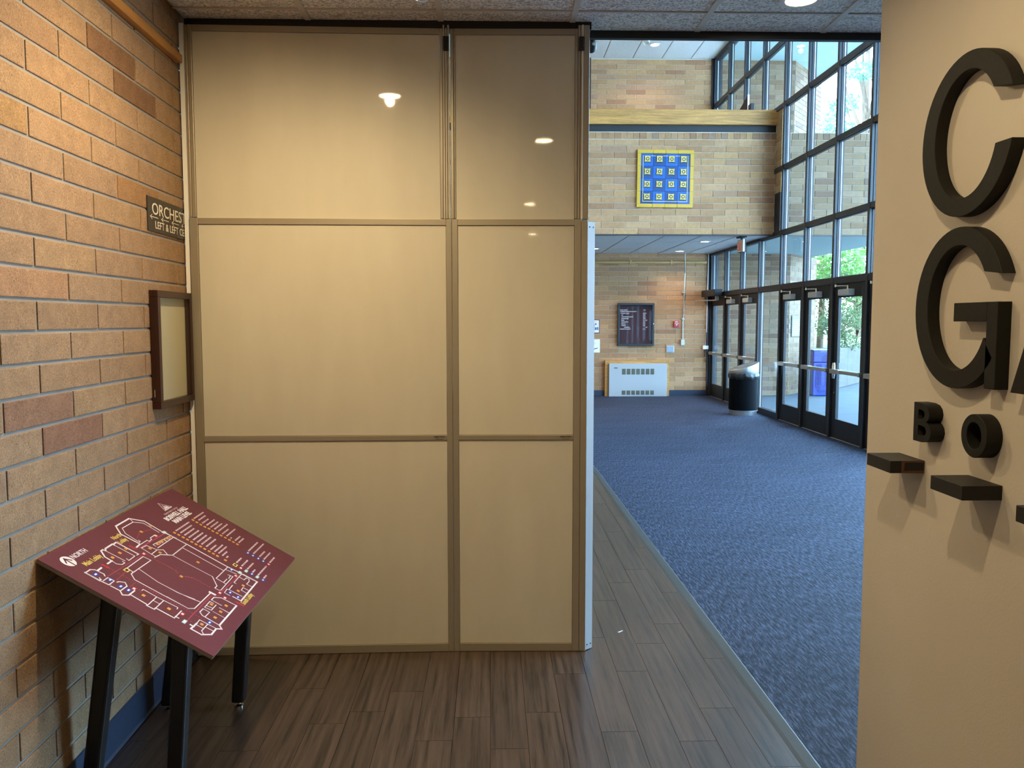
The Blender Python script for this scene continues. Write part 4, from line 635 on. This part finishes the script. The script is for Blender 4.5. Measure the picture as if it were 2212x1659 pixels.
# ---- ceiling lights
def downlight(x, y, z, label, group, lens, r=.075):
    o = tag(empty('ceiling_light', (x, y, z)), label, 'ceiling light', group)
    MB().lathe((0, 0, -.004), [(r*.82, .03), (r*.86, .0), (r*1.18, -.001), (r*1.2, .004)], 28).obj('trim_ring', M['lampring'], o, smooth=True)
    MB().lathe((0, 0, -.003), [(0, .0), (r*.84, .0), (r*.84, .003), (0, .003)], 28).obj('lens', M[lens], o)
    return o
for i, ((x, y), w, cone) in enumerate(ALCOVE):
    lab = ('recessed warm downlight above the lettered wall end', 'recessed warm downlight reflected in the wide partition', 'recessed downlight at the ceiling edge, left of the cream wall')
    downlight(x, y, ZC, lab[i] if i < 3 else ('recessed warm downlight a few steps behind the viewer', 'recessed warm downlight far down the hall')[i-3], 'alcove downlights', 'lamp')
downlight(3.78, 16.30, ZS, 'recessed soffit downlight beside the top of the thin conduit', 'soffit downlights', 'lamp_n', .085); downlight(3.77, 14.33, ZS, 'recessed soffit downlight nearest the exit sign', 'soffit downlights', 'lamp_n', .085); downlight(2.0, 15.77, ZS, 'recessed soffit downlight at the partition edge', 'soffit downlights', 'lamp_n', .085)
downlight(3.19, 16.12, ZU, 'lit recessed downlight in the high lobby ceiling', 'gallery downlights', 'lamp_n', .09)
eb = tag(empty('eyeball_light', (2.985, 15.85, ZU)), 'swivelling unlit spotlight can next to the lit high downlight', 'ceiling light')
MB().lathe((0, 0, -.003), [(.07, .02), (.075, 0), (.105, 0), (.105, .004)], 24).obj('trim_ring', M['lampring'], eb, smooth=True)
ca = MB().lathe((0, 0, 0), [(0, .03), (.06, .03), (.062, -.10), (.05, -.10), (.045, -.06), (0, -.06)], 24).obj('can', M['lampring'], eb, smooth=True); ca.rotation_euler = (-.6, .3, 0)
wsh = tag(empty('eyeball_light', (-.30, 3.40, ZC)), 'tilted wall washing spotlight close to the partition, aimed at the lettering', 'ceiling light')
MB().lathe((0, 0, -.003), [(.05, .02), (.055, 0), (.085, 0), (.085, .004)], 24).obj('trim_ring', M['lampring'], wsh, smooth=True)
MB().lathe((0, 0, 0), [(0, .0), (.045, .0), (.046, -.055), (.042, -.055), (.038, -.03), (0, -.03)], 24).obj('can', M['lampring'], wsh, smooth=True).rotation_euler = Vector((1.55, -1.35, -1.35)).to_track_quat('-Z', 'Y').to_euler()
cm = tag(empty('security_camera', (.497, 4.10, 2.935)), 'small black dome camera beside the top of the partition', 'camera')
MB().lathe((0, 0, 0), [(0, -.040), (.014, -.036), (.024, -.024), (.028, -.006), (.026, .012), (.018, .026), (0, .032)], 20).obj('dome', M['black'], cm, smooth=True)
MB().lathe((.008, -.0235, -.004), [(0, -.006), (.007, -.005), (.008, .002)], 14, 'y').obj('lens', M['closer'], cm, smooth=True)
MB().box(-.012, .012, -.16, .012, .018, .030).obj('mount', M['black'], cm)

# ---- tile picture on the gallery front
ta = tag(empty('tile_picture', (2.805, YB, 3.856), (0, math.radians(.5), 0)), 'square blue ceramic tile picture with a yellow border on the gallery front', 'artwork')
S_ = .455; IN = .398; g4 = .2
GX = [-IN, -.2, 0, .2, IN]
for k in range(4):
    lo, hi = (GX[k] if k else -S_), (GX[k+1] if k < 3 else S_)
    for b in ((lo, hi, IN, S_), (lo, hi, -S_, -IN)): MB().box(b[0]+.001, b[1]-.001, -.030, 0, b[2], b[3]).obj('border_tile', M['ygl'], ta, bevel=.002, seg=1)
    for b in ((-S_, -IN), (IN, S_)): MB().box(b[0], b[1], -.030, 0, GX[k]+.001, GX[k+1]-.001).obj('border_tile', M['ygl'], ta, bevel=.002, seg=1)
mo = MB(); N = 24
def sq(r, k=.16):
    out = []
    for s in range(4):
        for i in range(6):
            f = i/6; c0 = [(-1,-1),(1,-1),(1,1),(-1,1)][s]; c1 = [(-1,-1),(1,-1),(1,1),(-1,1)][(s+1) % 4]
            x, z = c0[0]+(c1[0]-c0[0])*f, c0[1]+(c1[1]-c0[1])*f; d = 1-k*math.sin(PI*f); out.append((x*d*r if abs(x) > abs(z) or f == 0 else x*r, 0, z*d*r if abs(z) >= abs(x) or f == 0 else z*r))
    return out
circ = lambda r, y: [(r*math.cos(a*PI/8), y, r*math.sin(a*PI/8)) for a in range(16)]
sh = MB().prism([(x*1.22, -.0005, z*1.22-.004) for x, y, z in sq(.052)], (0, -.001, 0), 2); sh.prism([(x, -.0012, z) for x, y, z in sq(.052)], (0, -.009, 0), 0)
sh.prism(circ(.030, -.0100), (0, -.0012, 0), 2); sh.prism(circ(.017, -.0110), (0, -.0015, 0), 1)
for dx in (-1, 1):
    for dz in (-1, 1): sh.prism([(x+dx*.035, y, z+dz*.035) for x, y, z in circ(.0035, -.010)], (0, -.001, 0), 2)
MOT = sh.mesh('motif', [M['crm'], M['crm'], M['bdk']])
for i in range(4):
    for j in range(4):
        x0, x1, z0, z1 = GX[i], GX[i+1], GX[j], GX[j+1]
        tl = MB().box(x0+.001, x1-.001, -.026, 0, z0+.001, z1-.001).obj('tile', M['blu' if (i+j) % 2 else 'blu2'], ta, bevel=.0015, seg=1)
        mk('motif', MOT, tl, (-.292+.1945*i, -.026, -.285+.198*j), (.95, 1, .95), (0, R.uniform(-.06, .06), 0))
MB().ring([(-.385, -.0262, -.388), (.385, -.0262, -.388), (.388, -.0262, .385), (-.388, -.0262, .385)], [(-.381, -.0262, -.384), (.381, -.0262, -.384), (.384, -.0262, .381), (-.384, -.0262, .381)], (0, -.0006, 0)).obj('outline', M['bdk'], ta)
MB().ring([(-.362, -.0262, -.365), (.362, -.0262, -.365), (.365, -.0262, .362), (-.365, -.0262, .362)], [(-.354, -.0262, -.357), (.354, -.0262, -.357), (.357, -.0262, .354), (-.357, -.0262, .354)], (0, -.0008, 0)).obj('outline', M['crm'], ta)

# ---- letter board on the far wall
db = tag(empty('directory_board', (3.0245, YF, 1.059)), 'black framed maroon letter board with white room listings on the far wall', 'notice board')
hw, hh = .3825, .890
fr = MB(); f = .045
for b in ((-hw, hw, 0, f), (-hw, hw, hh-f, hh), (-hw, -hw+f, f, hh-f), (hw-f, hw, f, hh-f)): fr.box(b[0], b[1], -.070, 0, b[2], b[3])
fr.obj('frame', M['frameb'], db, bevel=.004); box('felt', (-hw+f, hw-f, -.015, 0, f, hh-f), M['brdred'], db); box('pane', (-hw+f, hw-f, -.060, -.056, f, hh-f), M['acrylic'], db)
MB().lathe((hw-.022, -.070, .455), [(0, -.012), (.011, -.011), (.011, 0)], 14, 'y').obj('lock', M['chrome'], db, smooth=True)
rows = [(418, 262, 475, 'MAIN OFFICE', 950, 1015, '140'), (463, 262, 745, 'COMMUNICATION & FINE ARTS', 0, 0, ''), (516, 280, 535, 'DIVISION CHAIR', 950, 1040, '141 B'), (568, 300, 355, 'ART', 950, 1010, '150'), (620, 300, 650, 'AUDITORIUM MANAGER', 950, 1010, '121'), (670, 300, 510, 'JOURNALISM', 950, 1030, '102 C'), (720, 300, 395, 'MUSIC', 950, 1070, '151,152'), (772, 300, 510, 'PHILOSOPHY', 950, 1005, '150'), (825, 300, 425, 'SKILLS', 945, 1010, '150'), (877, 300, 435, 'THEATER', 945, 1005, '150'), (930, 385, 550, 'CUSTODIAN', 1020, 1080, '107'), (980, 255, 580, 'CORNER ART GALLERY', 945, 1005, '115')]
fx = lambda x: -hw + (x-185)/(1265-185)*2*hw
for y, a, b, s, c, d, n_ in rows:
    z = hh*(1470-y)/1260 - .006
    place(fit_text(s, fx(b)-fx(a), M['pw'], .019, depth=.001, bold=.03), (fx(a), -.016, z), (1, 0, 0), (0, 0, 1), db)
    if n_: place(fit_text(n_, fx(d)-fx(c), M['pw'], .019, depth=.001, bold=.03), (fx(c), -.016, z), (1, 0, 0), (0, 0, 1), db)

# ---- posters, alarm, pipes, plates on the far wall
po = tag(empty('evacuation_poster', (2.09, YF, 1.464)), 'small black framed colour plan poster by the partition edge', 'poster')
MB().ring([(-.18, 0, -.141), (.18, 0, -.141), (.18, 0, .141), (-.18, 0, .141)], [(-.168, 0, -.129), (.168, 0, -.129), (.168, 0, .129), (-.168, 0, .129)], (0, -.018, 0)).obj('frame', M['frameb'], po, bevel=.004)
box('sheet', (-.168, .168, -.012, 0, -.129, .129), M['pw'], po)
bb = MB()
for x0, x1, z0, z1 in ((.02, .075, -.09, .055), (-.10, .0, -.06, .07)): bb.box(x0, x1, -.0128, -.012, z0, z1)
bb.obj('plan', plain('print_green', rgb('#3f8a6c'), .5), po)
bb = MB()
for x0, x1, z0, z1 in ((.085, .115, -.075, -.02), (.085, .115, .03, .065), (.125, .15, -.075, -.015), (.03, .06, .08, .09)): bb.box(x0, x1, -.0128, -.012, z0, z1)
bb.obj('plan', M['pb'], po); box('plan', (.04, .12, -.0128, -.012, .093, .101), M['po'], po)
p3 = tag(empty('notice_sheet', (2.10, YF, 1.054)), 'white notice sheet with a grey sketch below the colour plan', 'poster')
box('sheet', (-.178, .178, -.012, 0, -.138, .138), M['white'], p3, bevel=.002, seg=1)
sk = MB()
for i in range(4): sk.tube([(.03+.03*math.cos(a*.35+.3)*(1+.5*i), -.0122, .02+.03*math.sin(a*.35+.3)*(1+.5*i)) for a in range(12)], .0022, 4)
sk.obj('sketch', M['heatl'], p3)
MB().prism([(.02, -.0122, -.06), (.135, -.0122, -.035), (.135, -.0122, -.05), (.02, -.0122, -.082)], (0, -.0008, 0)).obj('stripe', M['pk'], p3)
fa = tag(empty('fire_alarm', (3.880, YF, 1.508)), 'red fire alarm pull station with a white T handle', 'fire alarm')
box('body', (-.058, .058, -.045, 0, -.066, .066), M['redp'], fa, bevel=.006)
MB().box(-.038, .038, -.053, -.044, .004, .022).box(-.012, .012, -.053, -.044, -.028, .022).obj('handle', M['pw'], fa, bevel=.002, seg=1); box('nameplate', (-.03, .03, -.0462, -.045, .04, .056), M['pw'], fa)
sp = tag(empty('sprinkler_pipe', (0, YF, 2.79)), 'tan painted pipe running level across the far wall', 'pipe')
MB().tube([(1.4, -.04, 0), (4.49, -.04, 0)], .032, 14).obj('pipe', M['pipep'], sp, smooth=True)
for x in (1.9, 2.9, 3.75): MB().box(x-.02, x+.02, -.078, 0, -.038, .038).obj('clip', M['pipep'], sp)
cd = tag(empty('conduit', (4.015, YF, 1.07)), 'thin vertical steel conduit ending in a junction box on the far wall', 'conduit')
MB().tube([(.0, -.022, .12), (.0, -.022, .45), (.012, -.022, .7), (.012, -.09, 1.50), (.012, -.09, 1.94)], .013, 10).obj('pipe', M['condw'], cd, smooth=True)
box('junction_box', (-.038, .038, -.05, 0, 0, .12), M['condw'], cd, bevel=.004)
for z in (.55, 1.1): MB().box(-.03, .034, -.06, 0, z-.012, z+.012).obj('strap', M['condw'], cd)
c2 = tag(empty('cable_conduit', (4.50, YF, .985)), 'white cable run in the corner by the first door, with a white box', 'conduit')
MB().tube([(-.005, -.02, .075), (.02, -.02, .35), (.022, -.03, 1.0), (.03, -.03, 1.98)], .011, 10).obj('pipe', M['white'], c2, smooth=True)
box('junction_box', (-.058, .058, -.06, 0, 0, .075), M['white'], c2, bevel=.005)
MB().tube([(.0, -.03, 0), (-.02, -.035, -.12), (-.01, -.04, -.24), (.03, -.05, -.28), (.06, -.06, -.22)], .007, 8).obj('cable', M['black'], c2, smooth=True)
pl = tag(empty('wall_plate', (3.760, YF, .987)), 'square blue-grey door opener plate to the right of the letter board', 'wall plate')
box('rim', (-.083, .083, -.022, 0, -.074, .074), M['condw'], pl, bevel=.006); box('plate', (-.066, .066, -.027, -.02, -.062, .058), M['plate'], pl, bevel=.004)

# ---- wall heater
ht = tag(empty('wall_heater', (3.055, YF, 0)), 'white wall heater with two rows of louvres in an oak surround', 'heater')
sr_ = MB()
for b in ((-.675, -.60, 0, .755), (.60, .675, 0, .755), (-.60, .60, .675, .755)): sr_.box(b[0], b[1], -.10, 0, b[2], b[3])
sr_.obj('surround', M['oak'], ht, bevel=.004)
HX, HZ = lambda f: -.600+1.215*f+.001, lambda f: .694*f
mb = MB().box(HX(0), HX(1), -.165, -.02, .004, .694); mb.obj('cover', M['heatw'], ht, bevel=.004)
for row, (za, zb) in enumerate((( (1420-1152)/400, (1420-1083)/400), ((1420-1397)/400, (1420-1345)/400))):
    for k in range(7):
        x0 = HX((447+55.6*k-297)/680); x1 = HX((447+55.6*k+43-297)/680)
        lv = MB().box(x0, x1, -.1665, -.160, HZ(za), HZ(zb)); n = 5
        for i in range(n): zc = HZ(za)+(HZ(zb)-HZ(za))*(i+.5)/n; lv.prism([(x0, -.1665, zc-.004), (x0, -.171, zc-.006), (x0, -.171, zc-.003), (x0, -.1665, zc+.002)], (x1-x0, 0, 0))
        lv.obj('louvre', M['heatg'], ht)
ol = MB()
for a, b, c, d in ((330, 425, 1090, 1150), (855, 945, 1085, 1145), (425, 845, 1330, 1412)):
    x0, x1, z0, z1 = HX((a-297)/680), HX((b-297)/680), HZ((1420-d)/400), HZ((1420-c)/400)
    ol.ring([(x0, -.1652, z0), (x1, -.1652, z0), (x1, -.1652, z1), (x0, -.1652, z1)], [(x0+.006, -.1652, z0+.006), (x1-.006, -.1652, z0+.006), (x1-.006, -.1652, z1-.006), (x0+.006, -.1652, z1-.006)], (0, -.002, 0))
ol.obj('access_door', M['heatl'], ht); box('badge', (HX(.085), HX(.145), -.1665, -.164, HZ(.855), HZ(.88)), M['pk'], ht)

# ---- trash can
tc = tag(empty('trash_can', (4.245, 13.50, .007)), 'round black trash can with a slanted brushed metal lid by the glass doors', 'trash can')
r = .240
MB().lathe((0, 0, 0), [(r*.93, 0), (r*.93, .062), (r*1.0, .068), (r*1.0, .082), (r*.97, .082)], 40).obj('base_ring', M['binalu'], tc, smooth=True)
MB().lathe((0, 0, 0), [(r*.97, .080), (r*.985, .10), (r*.985, .655), (r*.9, .66)], 40).obj('body', M['binblk'], tc, smooth=True)
bg = MB(); n = 80; rb = random.Random(2); vs = []
for j in range(5):
    for k in range(n):
        a = 2*PI*k/n; wv = math.sin(a*7+1)*.5+math.sin(a*17)*.5+rb.uniform(-.4, .4); f = j/4
        rr = r*(1.01+.05*math.sin(PI*f)) + .010*wv*math.sin(PI*(.3+.7*f)) ; vs.append((rr*math.cos(a), rr*math.sin(a), .700-.095*f+.012*wv*f))
bg.add(vs, [(j*n+k, j*n+(k+1) % n, (j+1)*n+(k+1) % n, (j+1)*n+k) for j in range(4) for k in range(n)]); bg.obj('bin_liner', M['bag'], tc, smooth=True, angle=70)
ld = MB(); vs = []; n = 40
for zf in (0, 1):
    for k in range(n):
        a = 2*PI*k/n; x, y = r*1.02*math.cos(a), r*1.02*math.sin(a); vs.append((x, y, .685 if zf == 0 else .815+.075*x/r))
ld.add(vs, [(k, (k+1) % n, n+(k+1) % n, n+k) for k in range(n)] + [tuple(range(n, 2*n)), tuple(range(n))[::-1]]); ld.obj('lid', M['binalu'], tc, smooth=True, bevel=.006)
fp = MB().prism([(-.12, -.11, .815-.075*.5+.003), (.13, -.11, .815+.075*.54+.003), (.13, .11, .815+.075*.54+.003), (-.12, .11, .815-.0375+.003)], (0, 0, .004)); fp.obj('flap', M['satin'], tc, bevel=.002)

# ---- exit sign
ex = tag(empty('exit_sign', (4.15, 13.46, 2.97)), 'hanging exit sign with red letters below the soffit', 'exit sign')
box('canopy', (-.05, .05, -.13, .13, -.022, 0), M['black'], ex, bevel=.003); box('stem', (-.012, .012, -.012, .012, -.06, -.02), M['black'], ex)
box('case', (-.024, .030, -.146, .146, -.262, -.055), M['black'], ex, bevel=.004); box('face', (-.028, -.023, -.138, .138, -.255, -.062), M['exitw'], ex); box('end_panel', (-.022, .008, -.149, -.145, -.258, -.058), M['white'], ex)
place(fit_text('EXIT', .235, M['exitr'], .14, depth=.001, bold=.03), (-.0285, .118, -.228), (0, -1, 0), (0, 0, 1), ex)
# ---- display board up on the gallery
dbd = tag(empty('gallery_display', (4.28, 13.95, 3.40)), 'dark maroon display panel standing behind the gallery rail', 'display panel')
MB().prism([(.0, .32, 1.0), (.0, -.22, 1.0), (.0, -.22, 1.915), (.0, .27, 1.78)], (.02, 0, 0)).obj('panel', M['brdred'], dbd); MB().box(.0, .025, -.25, -.22, .9, 1.93).obj('edge', M['white'], dbd)
MB().box(-.01, .05, -.44, -.30, .9, 1.74).obj('speaker', M['black'], dbd, bevel=.004); MB().box(-.02, .06, -.30, .25, 0, .05).box(0, .03, -.02, .02, .05, 1.0).box(0, .03, -.39, -.35, .05, .92).box(-.02, .05, -.42, -.25, 0, .04).obj('stand', M['iron'], dbd)
ps = tag(MB().prism([(.640, 3.998, .0005), (.668, 4.018, .0005), (.670, 4.014, .0005), (.645, 3.992, .0005)], (0, 0, .002)).obj('paper_scrap', M['white']), 'tiny white sliver of paper on the wood floor', 'scrap')

# ================================================================== OUTSIDE
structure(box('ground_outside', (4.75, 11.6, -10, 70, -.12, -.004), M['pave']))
structure(box('ground_outside_bounce', (11.6, 70, -30, 80, -.12, -.006), M['bounce_ground']))  # pale ground added past the roof's shade to bounce sun onto the ceilings
OUT_DARKENED = [rgb(h) for h in ('#6e5a44', '#745f48', '#665039', '#6c5840', '#5f4836', '#77634e')]  # the buff brick darkened outdoors to offset the strong daylight, not wear
def out_tone(k, mid, rnd): return rnd.choice(OUT_DARKENED)
def ext_wall(name, origin, u, n, L, z0, z1, rows, seed, soldier=False):
    o = structure(empty(name)); O_ = Vector(origin); uv = Vector(u).normalized(); nv = Vector(n).normalized()
    MB().prism([O_-nv*.01+Vector((0,0,z0)), O_+uv*L-nv*.01+Vector((0,0,z0)), O_+uv*L-nv*.25+Vector((0,0,z0)), O_-nv*.25+Vector((0,0,z0))], (0, 0, z1-z0)).obj('mortar', M['mortar'], o)
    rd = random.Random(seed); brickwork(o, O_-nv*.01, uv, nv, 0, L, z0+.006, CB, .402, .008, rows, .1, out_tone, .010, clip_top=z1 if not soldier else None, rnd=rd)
    return o
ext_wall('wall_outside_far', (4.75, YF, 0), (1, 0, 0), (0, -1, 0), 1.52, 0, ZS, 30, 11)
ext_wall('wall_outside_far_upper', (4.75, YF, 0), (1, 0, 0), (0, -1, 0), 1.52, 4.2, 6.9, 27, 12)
AD = (.63, .78, 0); AN = (.78, -.63, 0)
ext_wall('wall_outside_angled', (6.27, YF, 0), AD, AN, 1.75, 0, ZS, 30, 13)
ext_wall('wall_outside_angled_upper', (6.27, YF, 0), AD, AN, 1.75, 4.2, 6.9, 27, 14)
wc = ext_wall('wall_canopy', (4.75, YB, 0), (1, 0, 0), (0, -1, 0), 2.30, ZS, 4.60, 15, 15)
x = 4.755
while x < 7.04:
    c = R.choice(OUT_DARKENED); mk('brick', BRICK, wc, (x, YB+.010, 4.489), (.0935, -.010, .10), None, (*c, 1)); x += .1013
structure(box('canopy_slab', (4.75, 7.05, YB+.25, 18.3, ZS, 4.2), M['soff']))
structure(box('roof_overhang', (4.75, 7.22, -10, 18.4, 6.90, 7.25), M['soff'])); structure(box('roof', (-12, 4.75, -10, 24, 7.25, 7.6), M['fascia']))
structure(box('trim_9', (7.22, 7.26, -10, 18.4, 6.86, 7.3), M['fascia']))
structure(box('wall_outside_block', (-6, 4.7, YF+.3, 24, -.1, 7.25), M['bricktex'])); structure(box('wall_outside_side', (4.75, 5.0, -10, 3.85, 0, 6.9), M['bricktex']))
pq = tag(empty('wall_plaque', Vector((6.27, YF, 1.24))+Vector(AD)*.13), 'blue-grey plaque on the angled brick wall outside', 'plaque')
ad, an = Vector(AD).normalized(), Vector(AN).normalized()
pp = MB().prism([Vector((0,0,0)), ad*.64, ad*.64+Vector((0,0,.45)), Vector((0,0,.45))], an*.02); pp.obj('plate', M['plq'], pq, bevel=.006)
tx = MB()
for i in range(8): tx.prism([ad*.08+an*.0205+Vector((0,0,.06+.042*i)), ad*(.42+.12*((i*7) % 3)/2)+an*.0205+Vector((0,0,.06+.042*i)), ad*(.42+.12*((i*7) % 3)/2)+an*.0205+Vector((0,0,.072+.042*i)), ad*.08+an*.0205+Vector((0,0,.072+.042*i))], an*.002)
tx.obj('raised_lettering', M['plate'], pq)
rb_ = tag(empty('recycling_bin', (7.00, 17.02, 0), (0, 0, -.12)), 'blue outdoor recycling bin with a grooved front', 'recycling bin')
box('body', (-.21, .21, -.20, .20, .0, .70), M['rblue'], rb_, bevel=.02)
box('hood', (-.22, .22, -.21, .21, .70, .955), M['rblue'], rb_, bevel=.025)
MB().box(-.225, .225, -.215, .215, .955, .975).obj('lid', M['plate'], rb_, bevel=.008)
MB().prism([(.05+.10*math.cos(a*PI/10), -.213, .725+.15*math.sin(a*PI/10)) for a in range(11)], (0, .01, 0)).obj('opening', M['rblue2'], rb_)
gv = MB()
for i in range(6):
    a = .025+.03*i; w = .17-a*.72; gv.tube([(-w, -.203, .66), (-w, -.203, .16+a*.5), (-w*.5, -.203, .05+a), (w*.6, -.203, .05+a), (w, -.203, .16+a*.5), (w, -.203, .66)], .005, 5)
gv.obj('groove', M['rblue2'], rb_)
pw_ = structure(empty('wall_planter')); P0 = Vector((7.9, 18.44, 0)); d_ = Vector((.61, .79, 0)).normalized(); n_ = Vector((-.79, .61, 0)).normalized()
for i in range(6): MB().prism([P0+d_*(1.2*i), P0+d_*(1.2*i+1.19), P0+d_*(1.2*i+1.19)+n_*.25, P0+d_*(1.2*i)+n_*.25], (0, 0, .93)).obj('block', M['conc'], pw_, bevel=.012)
structure(MB().prism([P0+n_*.2+Vector((0,0,.0)), P0+d_*30+n_*.2, P0+d_*30+n_*30, P0+n_*30-d_*2], (0, 0, .86)).obj('ground_bed', M['grass']))
def leaves(mb, c, rad, n, size, rd, droop=0.):
    for _ in range(n):
        while True:
            v = Vector((rd.uniform(-1, 1), rd.uniform(-1, 1), rd.uniform(-1, 1)))
            if .25 < v.length < 1: break
        p = Vector(c) + Vector((v.x*rad[0], v.y*rad[1], v.z*rad[2])); s = size*rd.uniform(.6, 1.3)
        a = Vector((rd.uniform(-1, 1), rd.uniform(-1, 1), rd.uniform(-.6, .6)-droop)).normalized(); b = a.cross(Vector((rd.uniform(-1, 1), rd.uniform(-1, 1), rd.uniform(-1, 1)))).normalized()
        mb.add([p, p+a*s*.5+b*s*.28, p+a*s, p+a*s*.5-b*s*.28], [(0, 1, 2, 3)])
def tree(name, base, h, label, mat, clumps, n, size, seed, trunk_r=.09, lean=(0, 0), cat='tree', droop=0.):
    rd = random.Random(seed); t = tag(empty(name, base), label, cat); top = Vector((lean[0], lean[1], h))
    tr = MB().tube([(0, 0, 0), top*.3+Vector((.03, 0, 0)), top*.6, top], [trunk_r, trunk_r*.85, trunk_r*.6, trunk_r*.2], 9)
    lf = MB()
    for c, rad in clumps:
        tr.tube([top*min(.75, max(.25, c[2]/h*.7)), Vector(c)*.6+top*.2, c], [trunk_r*.4, trunk_r*.25, trunk_r*.08], 6); leaves(lf, c, rad, n, size, rd, droop)
    tr.obj('trunk', M['bark'], t, smooth=True); o = lf.obj('foliage', M[mat], t); o['kind'] = 'stuff'
    return t
def blob(seed, h0, h1, r, k, cr):
    rd = random.Random(seed); return [((rd.uniform(-r, r), rd.uniform(-r, r), rd.uniform(h0, h1)), (cr*rd.uniform(.7, 1.2),)*2 + (cr*rd.uniform(.6, 1),)) for _ in range(k)]
tree('leafy_tree', (8.75, 21.4, .8), 4.4, 'bright green leafy tree behind the low planter wall', 'leafa', blob(1, 1.6, 4.4, 1.6, 16, .75), 420, .11, 21)
tree('leafy_tree', (11.3, 23.5, .8), 4.8, 'taller bright tree further right behind the planter', 'leafa', blob(2, 1.7, 4.9, 1.7, 16, .85), 420, .12, 22)
tree('drooping_shrub', (9.5, 20.9, .85), 1.6, 'drooping olive green shrub hanging over the planter wall', 'leafb', blob(3, .1, 1.9, .9, 14, .5), 380, .08, 23, .05, cat='shrub', droop=.5)
tree('drooping_shrub', (8.75, 19.9, .85), .8, 'low dark shrub at the near end of the planter', 'leafb', blob(4, .1, .9, .5, 8, .35), 300, .07, 24, .03, cat='shrub', droop=.2)
tree('drooping_shrub', (12.0, 22.9, .85), 1.8, 'grey-green shrub at the far end of the planter', 'leafb', blob(7, .1, 2.0, 1.2, 12, .6), 340, .09, 27, .05, cat='shrub', droop=.3)
tree('pine_tree', (16.6, 36.5, 0), 17, 'tall thin pine seen through the upper panes', 'leafc', [((1.2*math.cos(i*2.4), 1.2*math.sin(i*2.4), 7+i*.75), (.8, .8, .35)) for i in range(13)], 260, .22, 25, .22, (.2, .1))
tree('pine_tree', (15.0, 40.0, 0), 13, 'sparse pine standing behind the tall thin one', 'leafc', [((1.5*math.cos(i*2.1), 1.5*math.sin(i*2.1), 6+i*.6), (.9, .9, .4)) for i in range(10)], 200, .22, 26, .18)
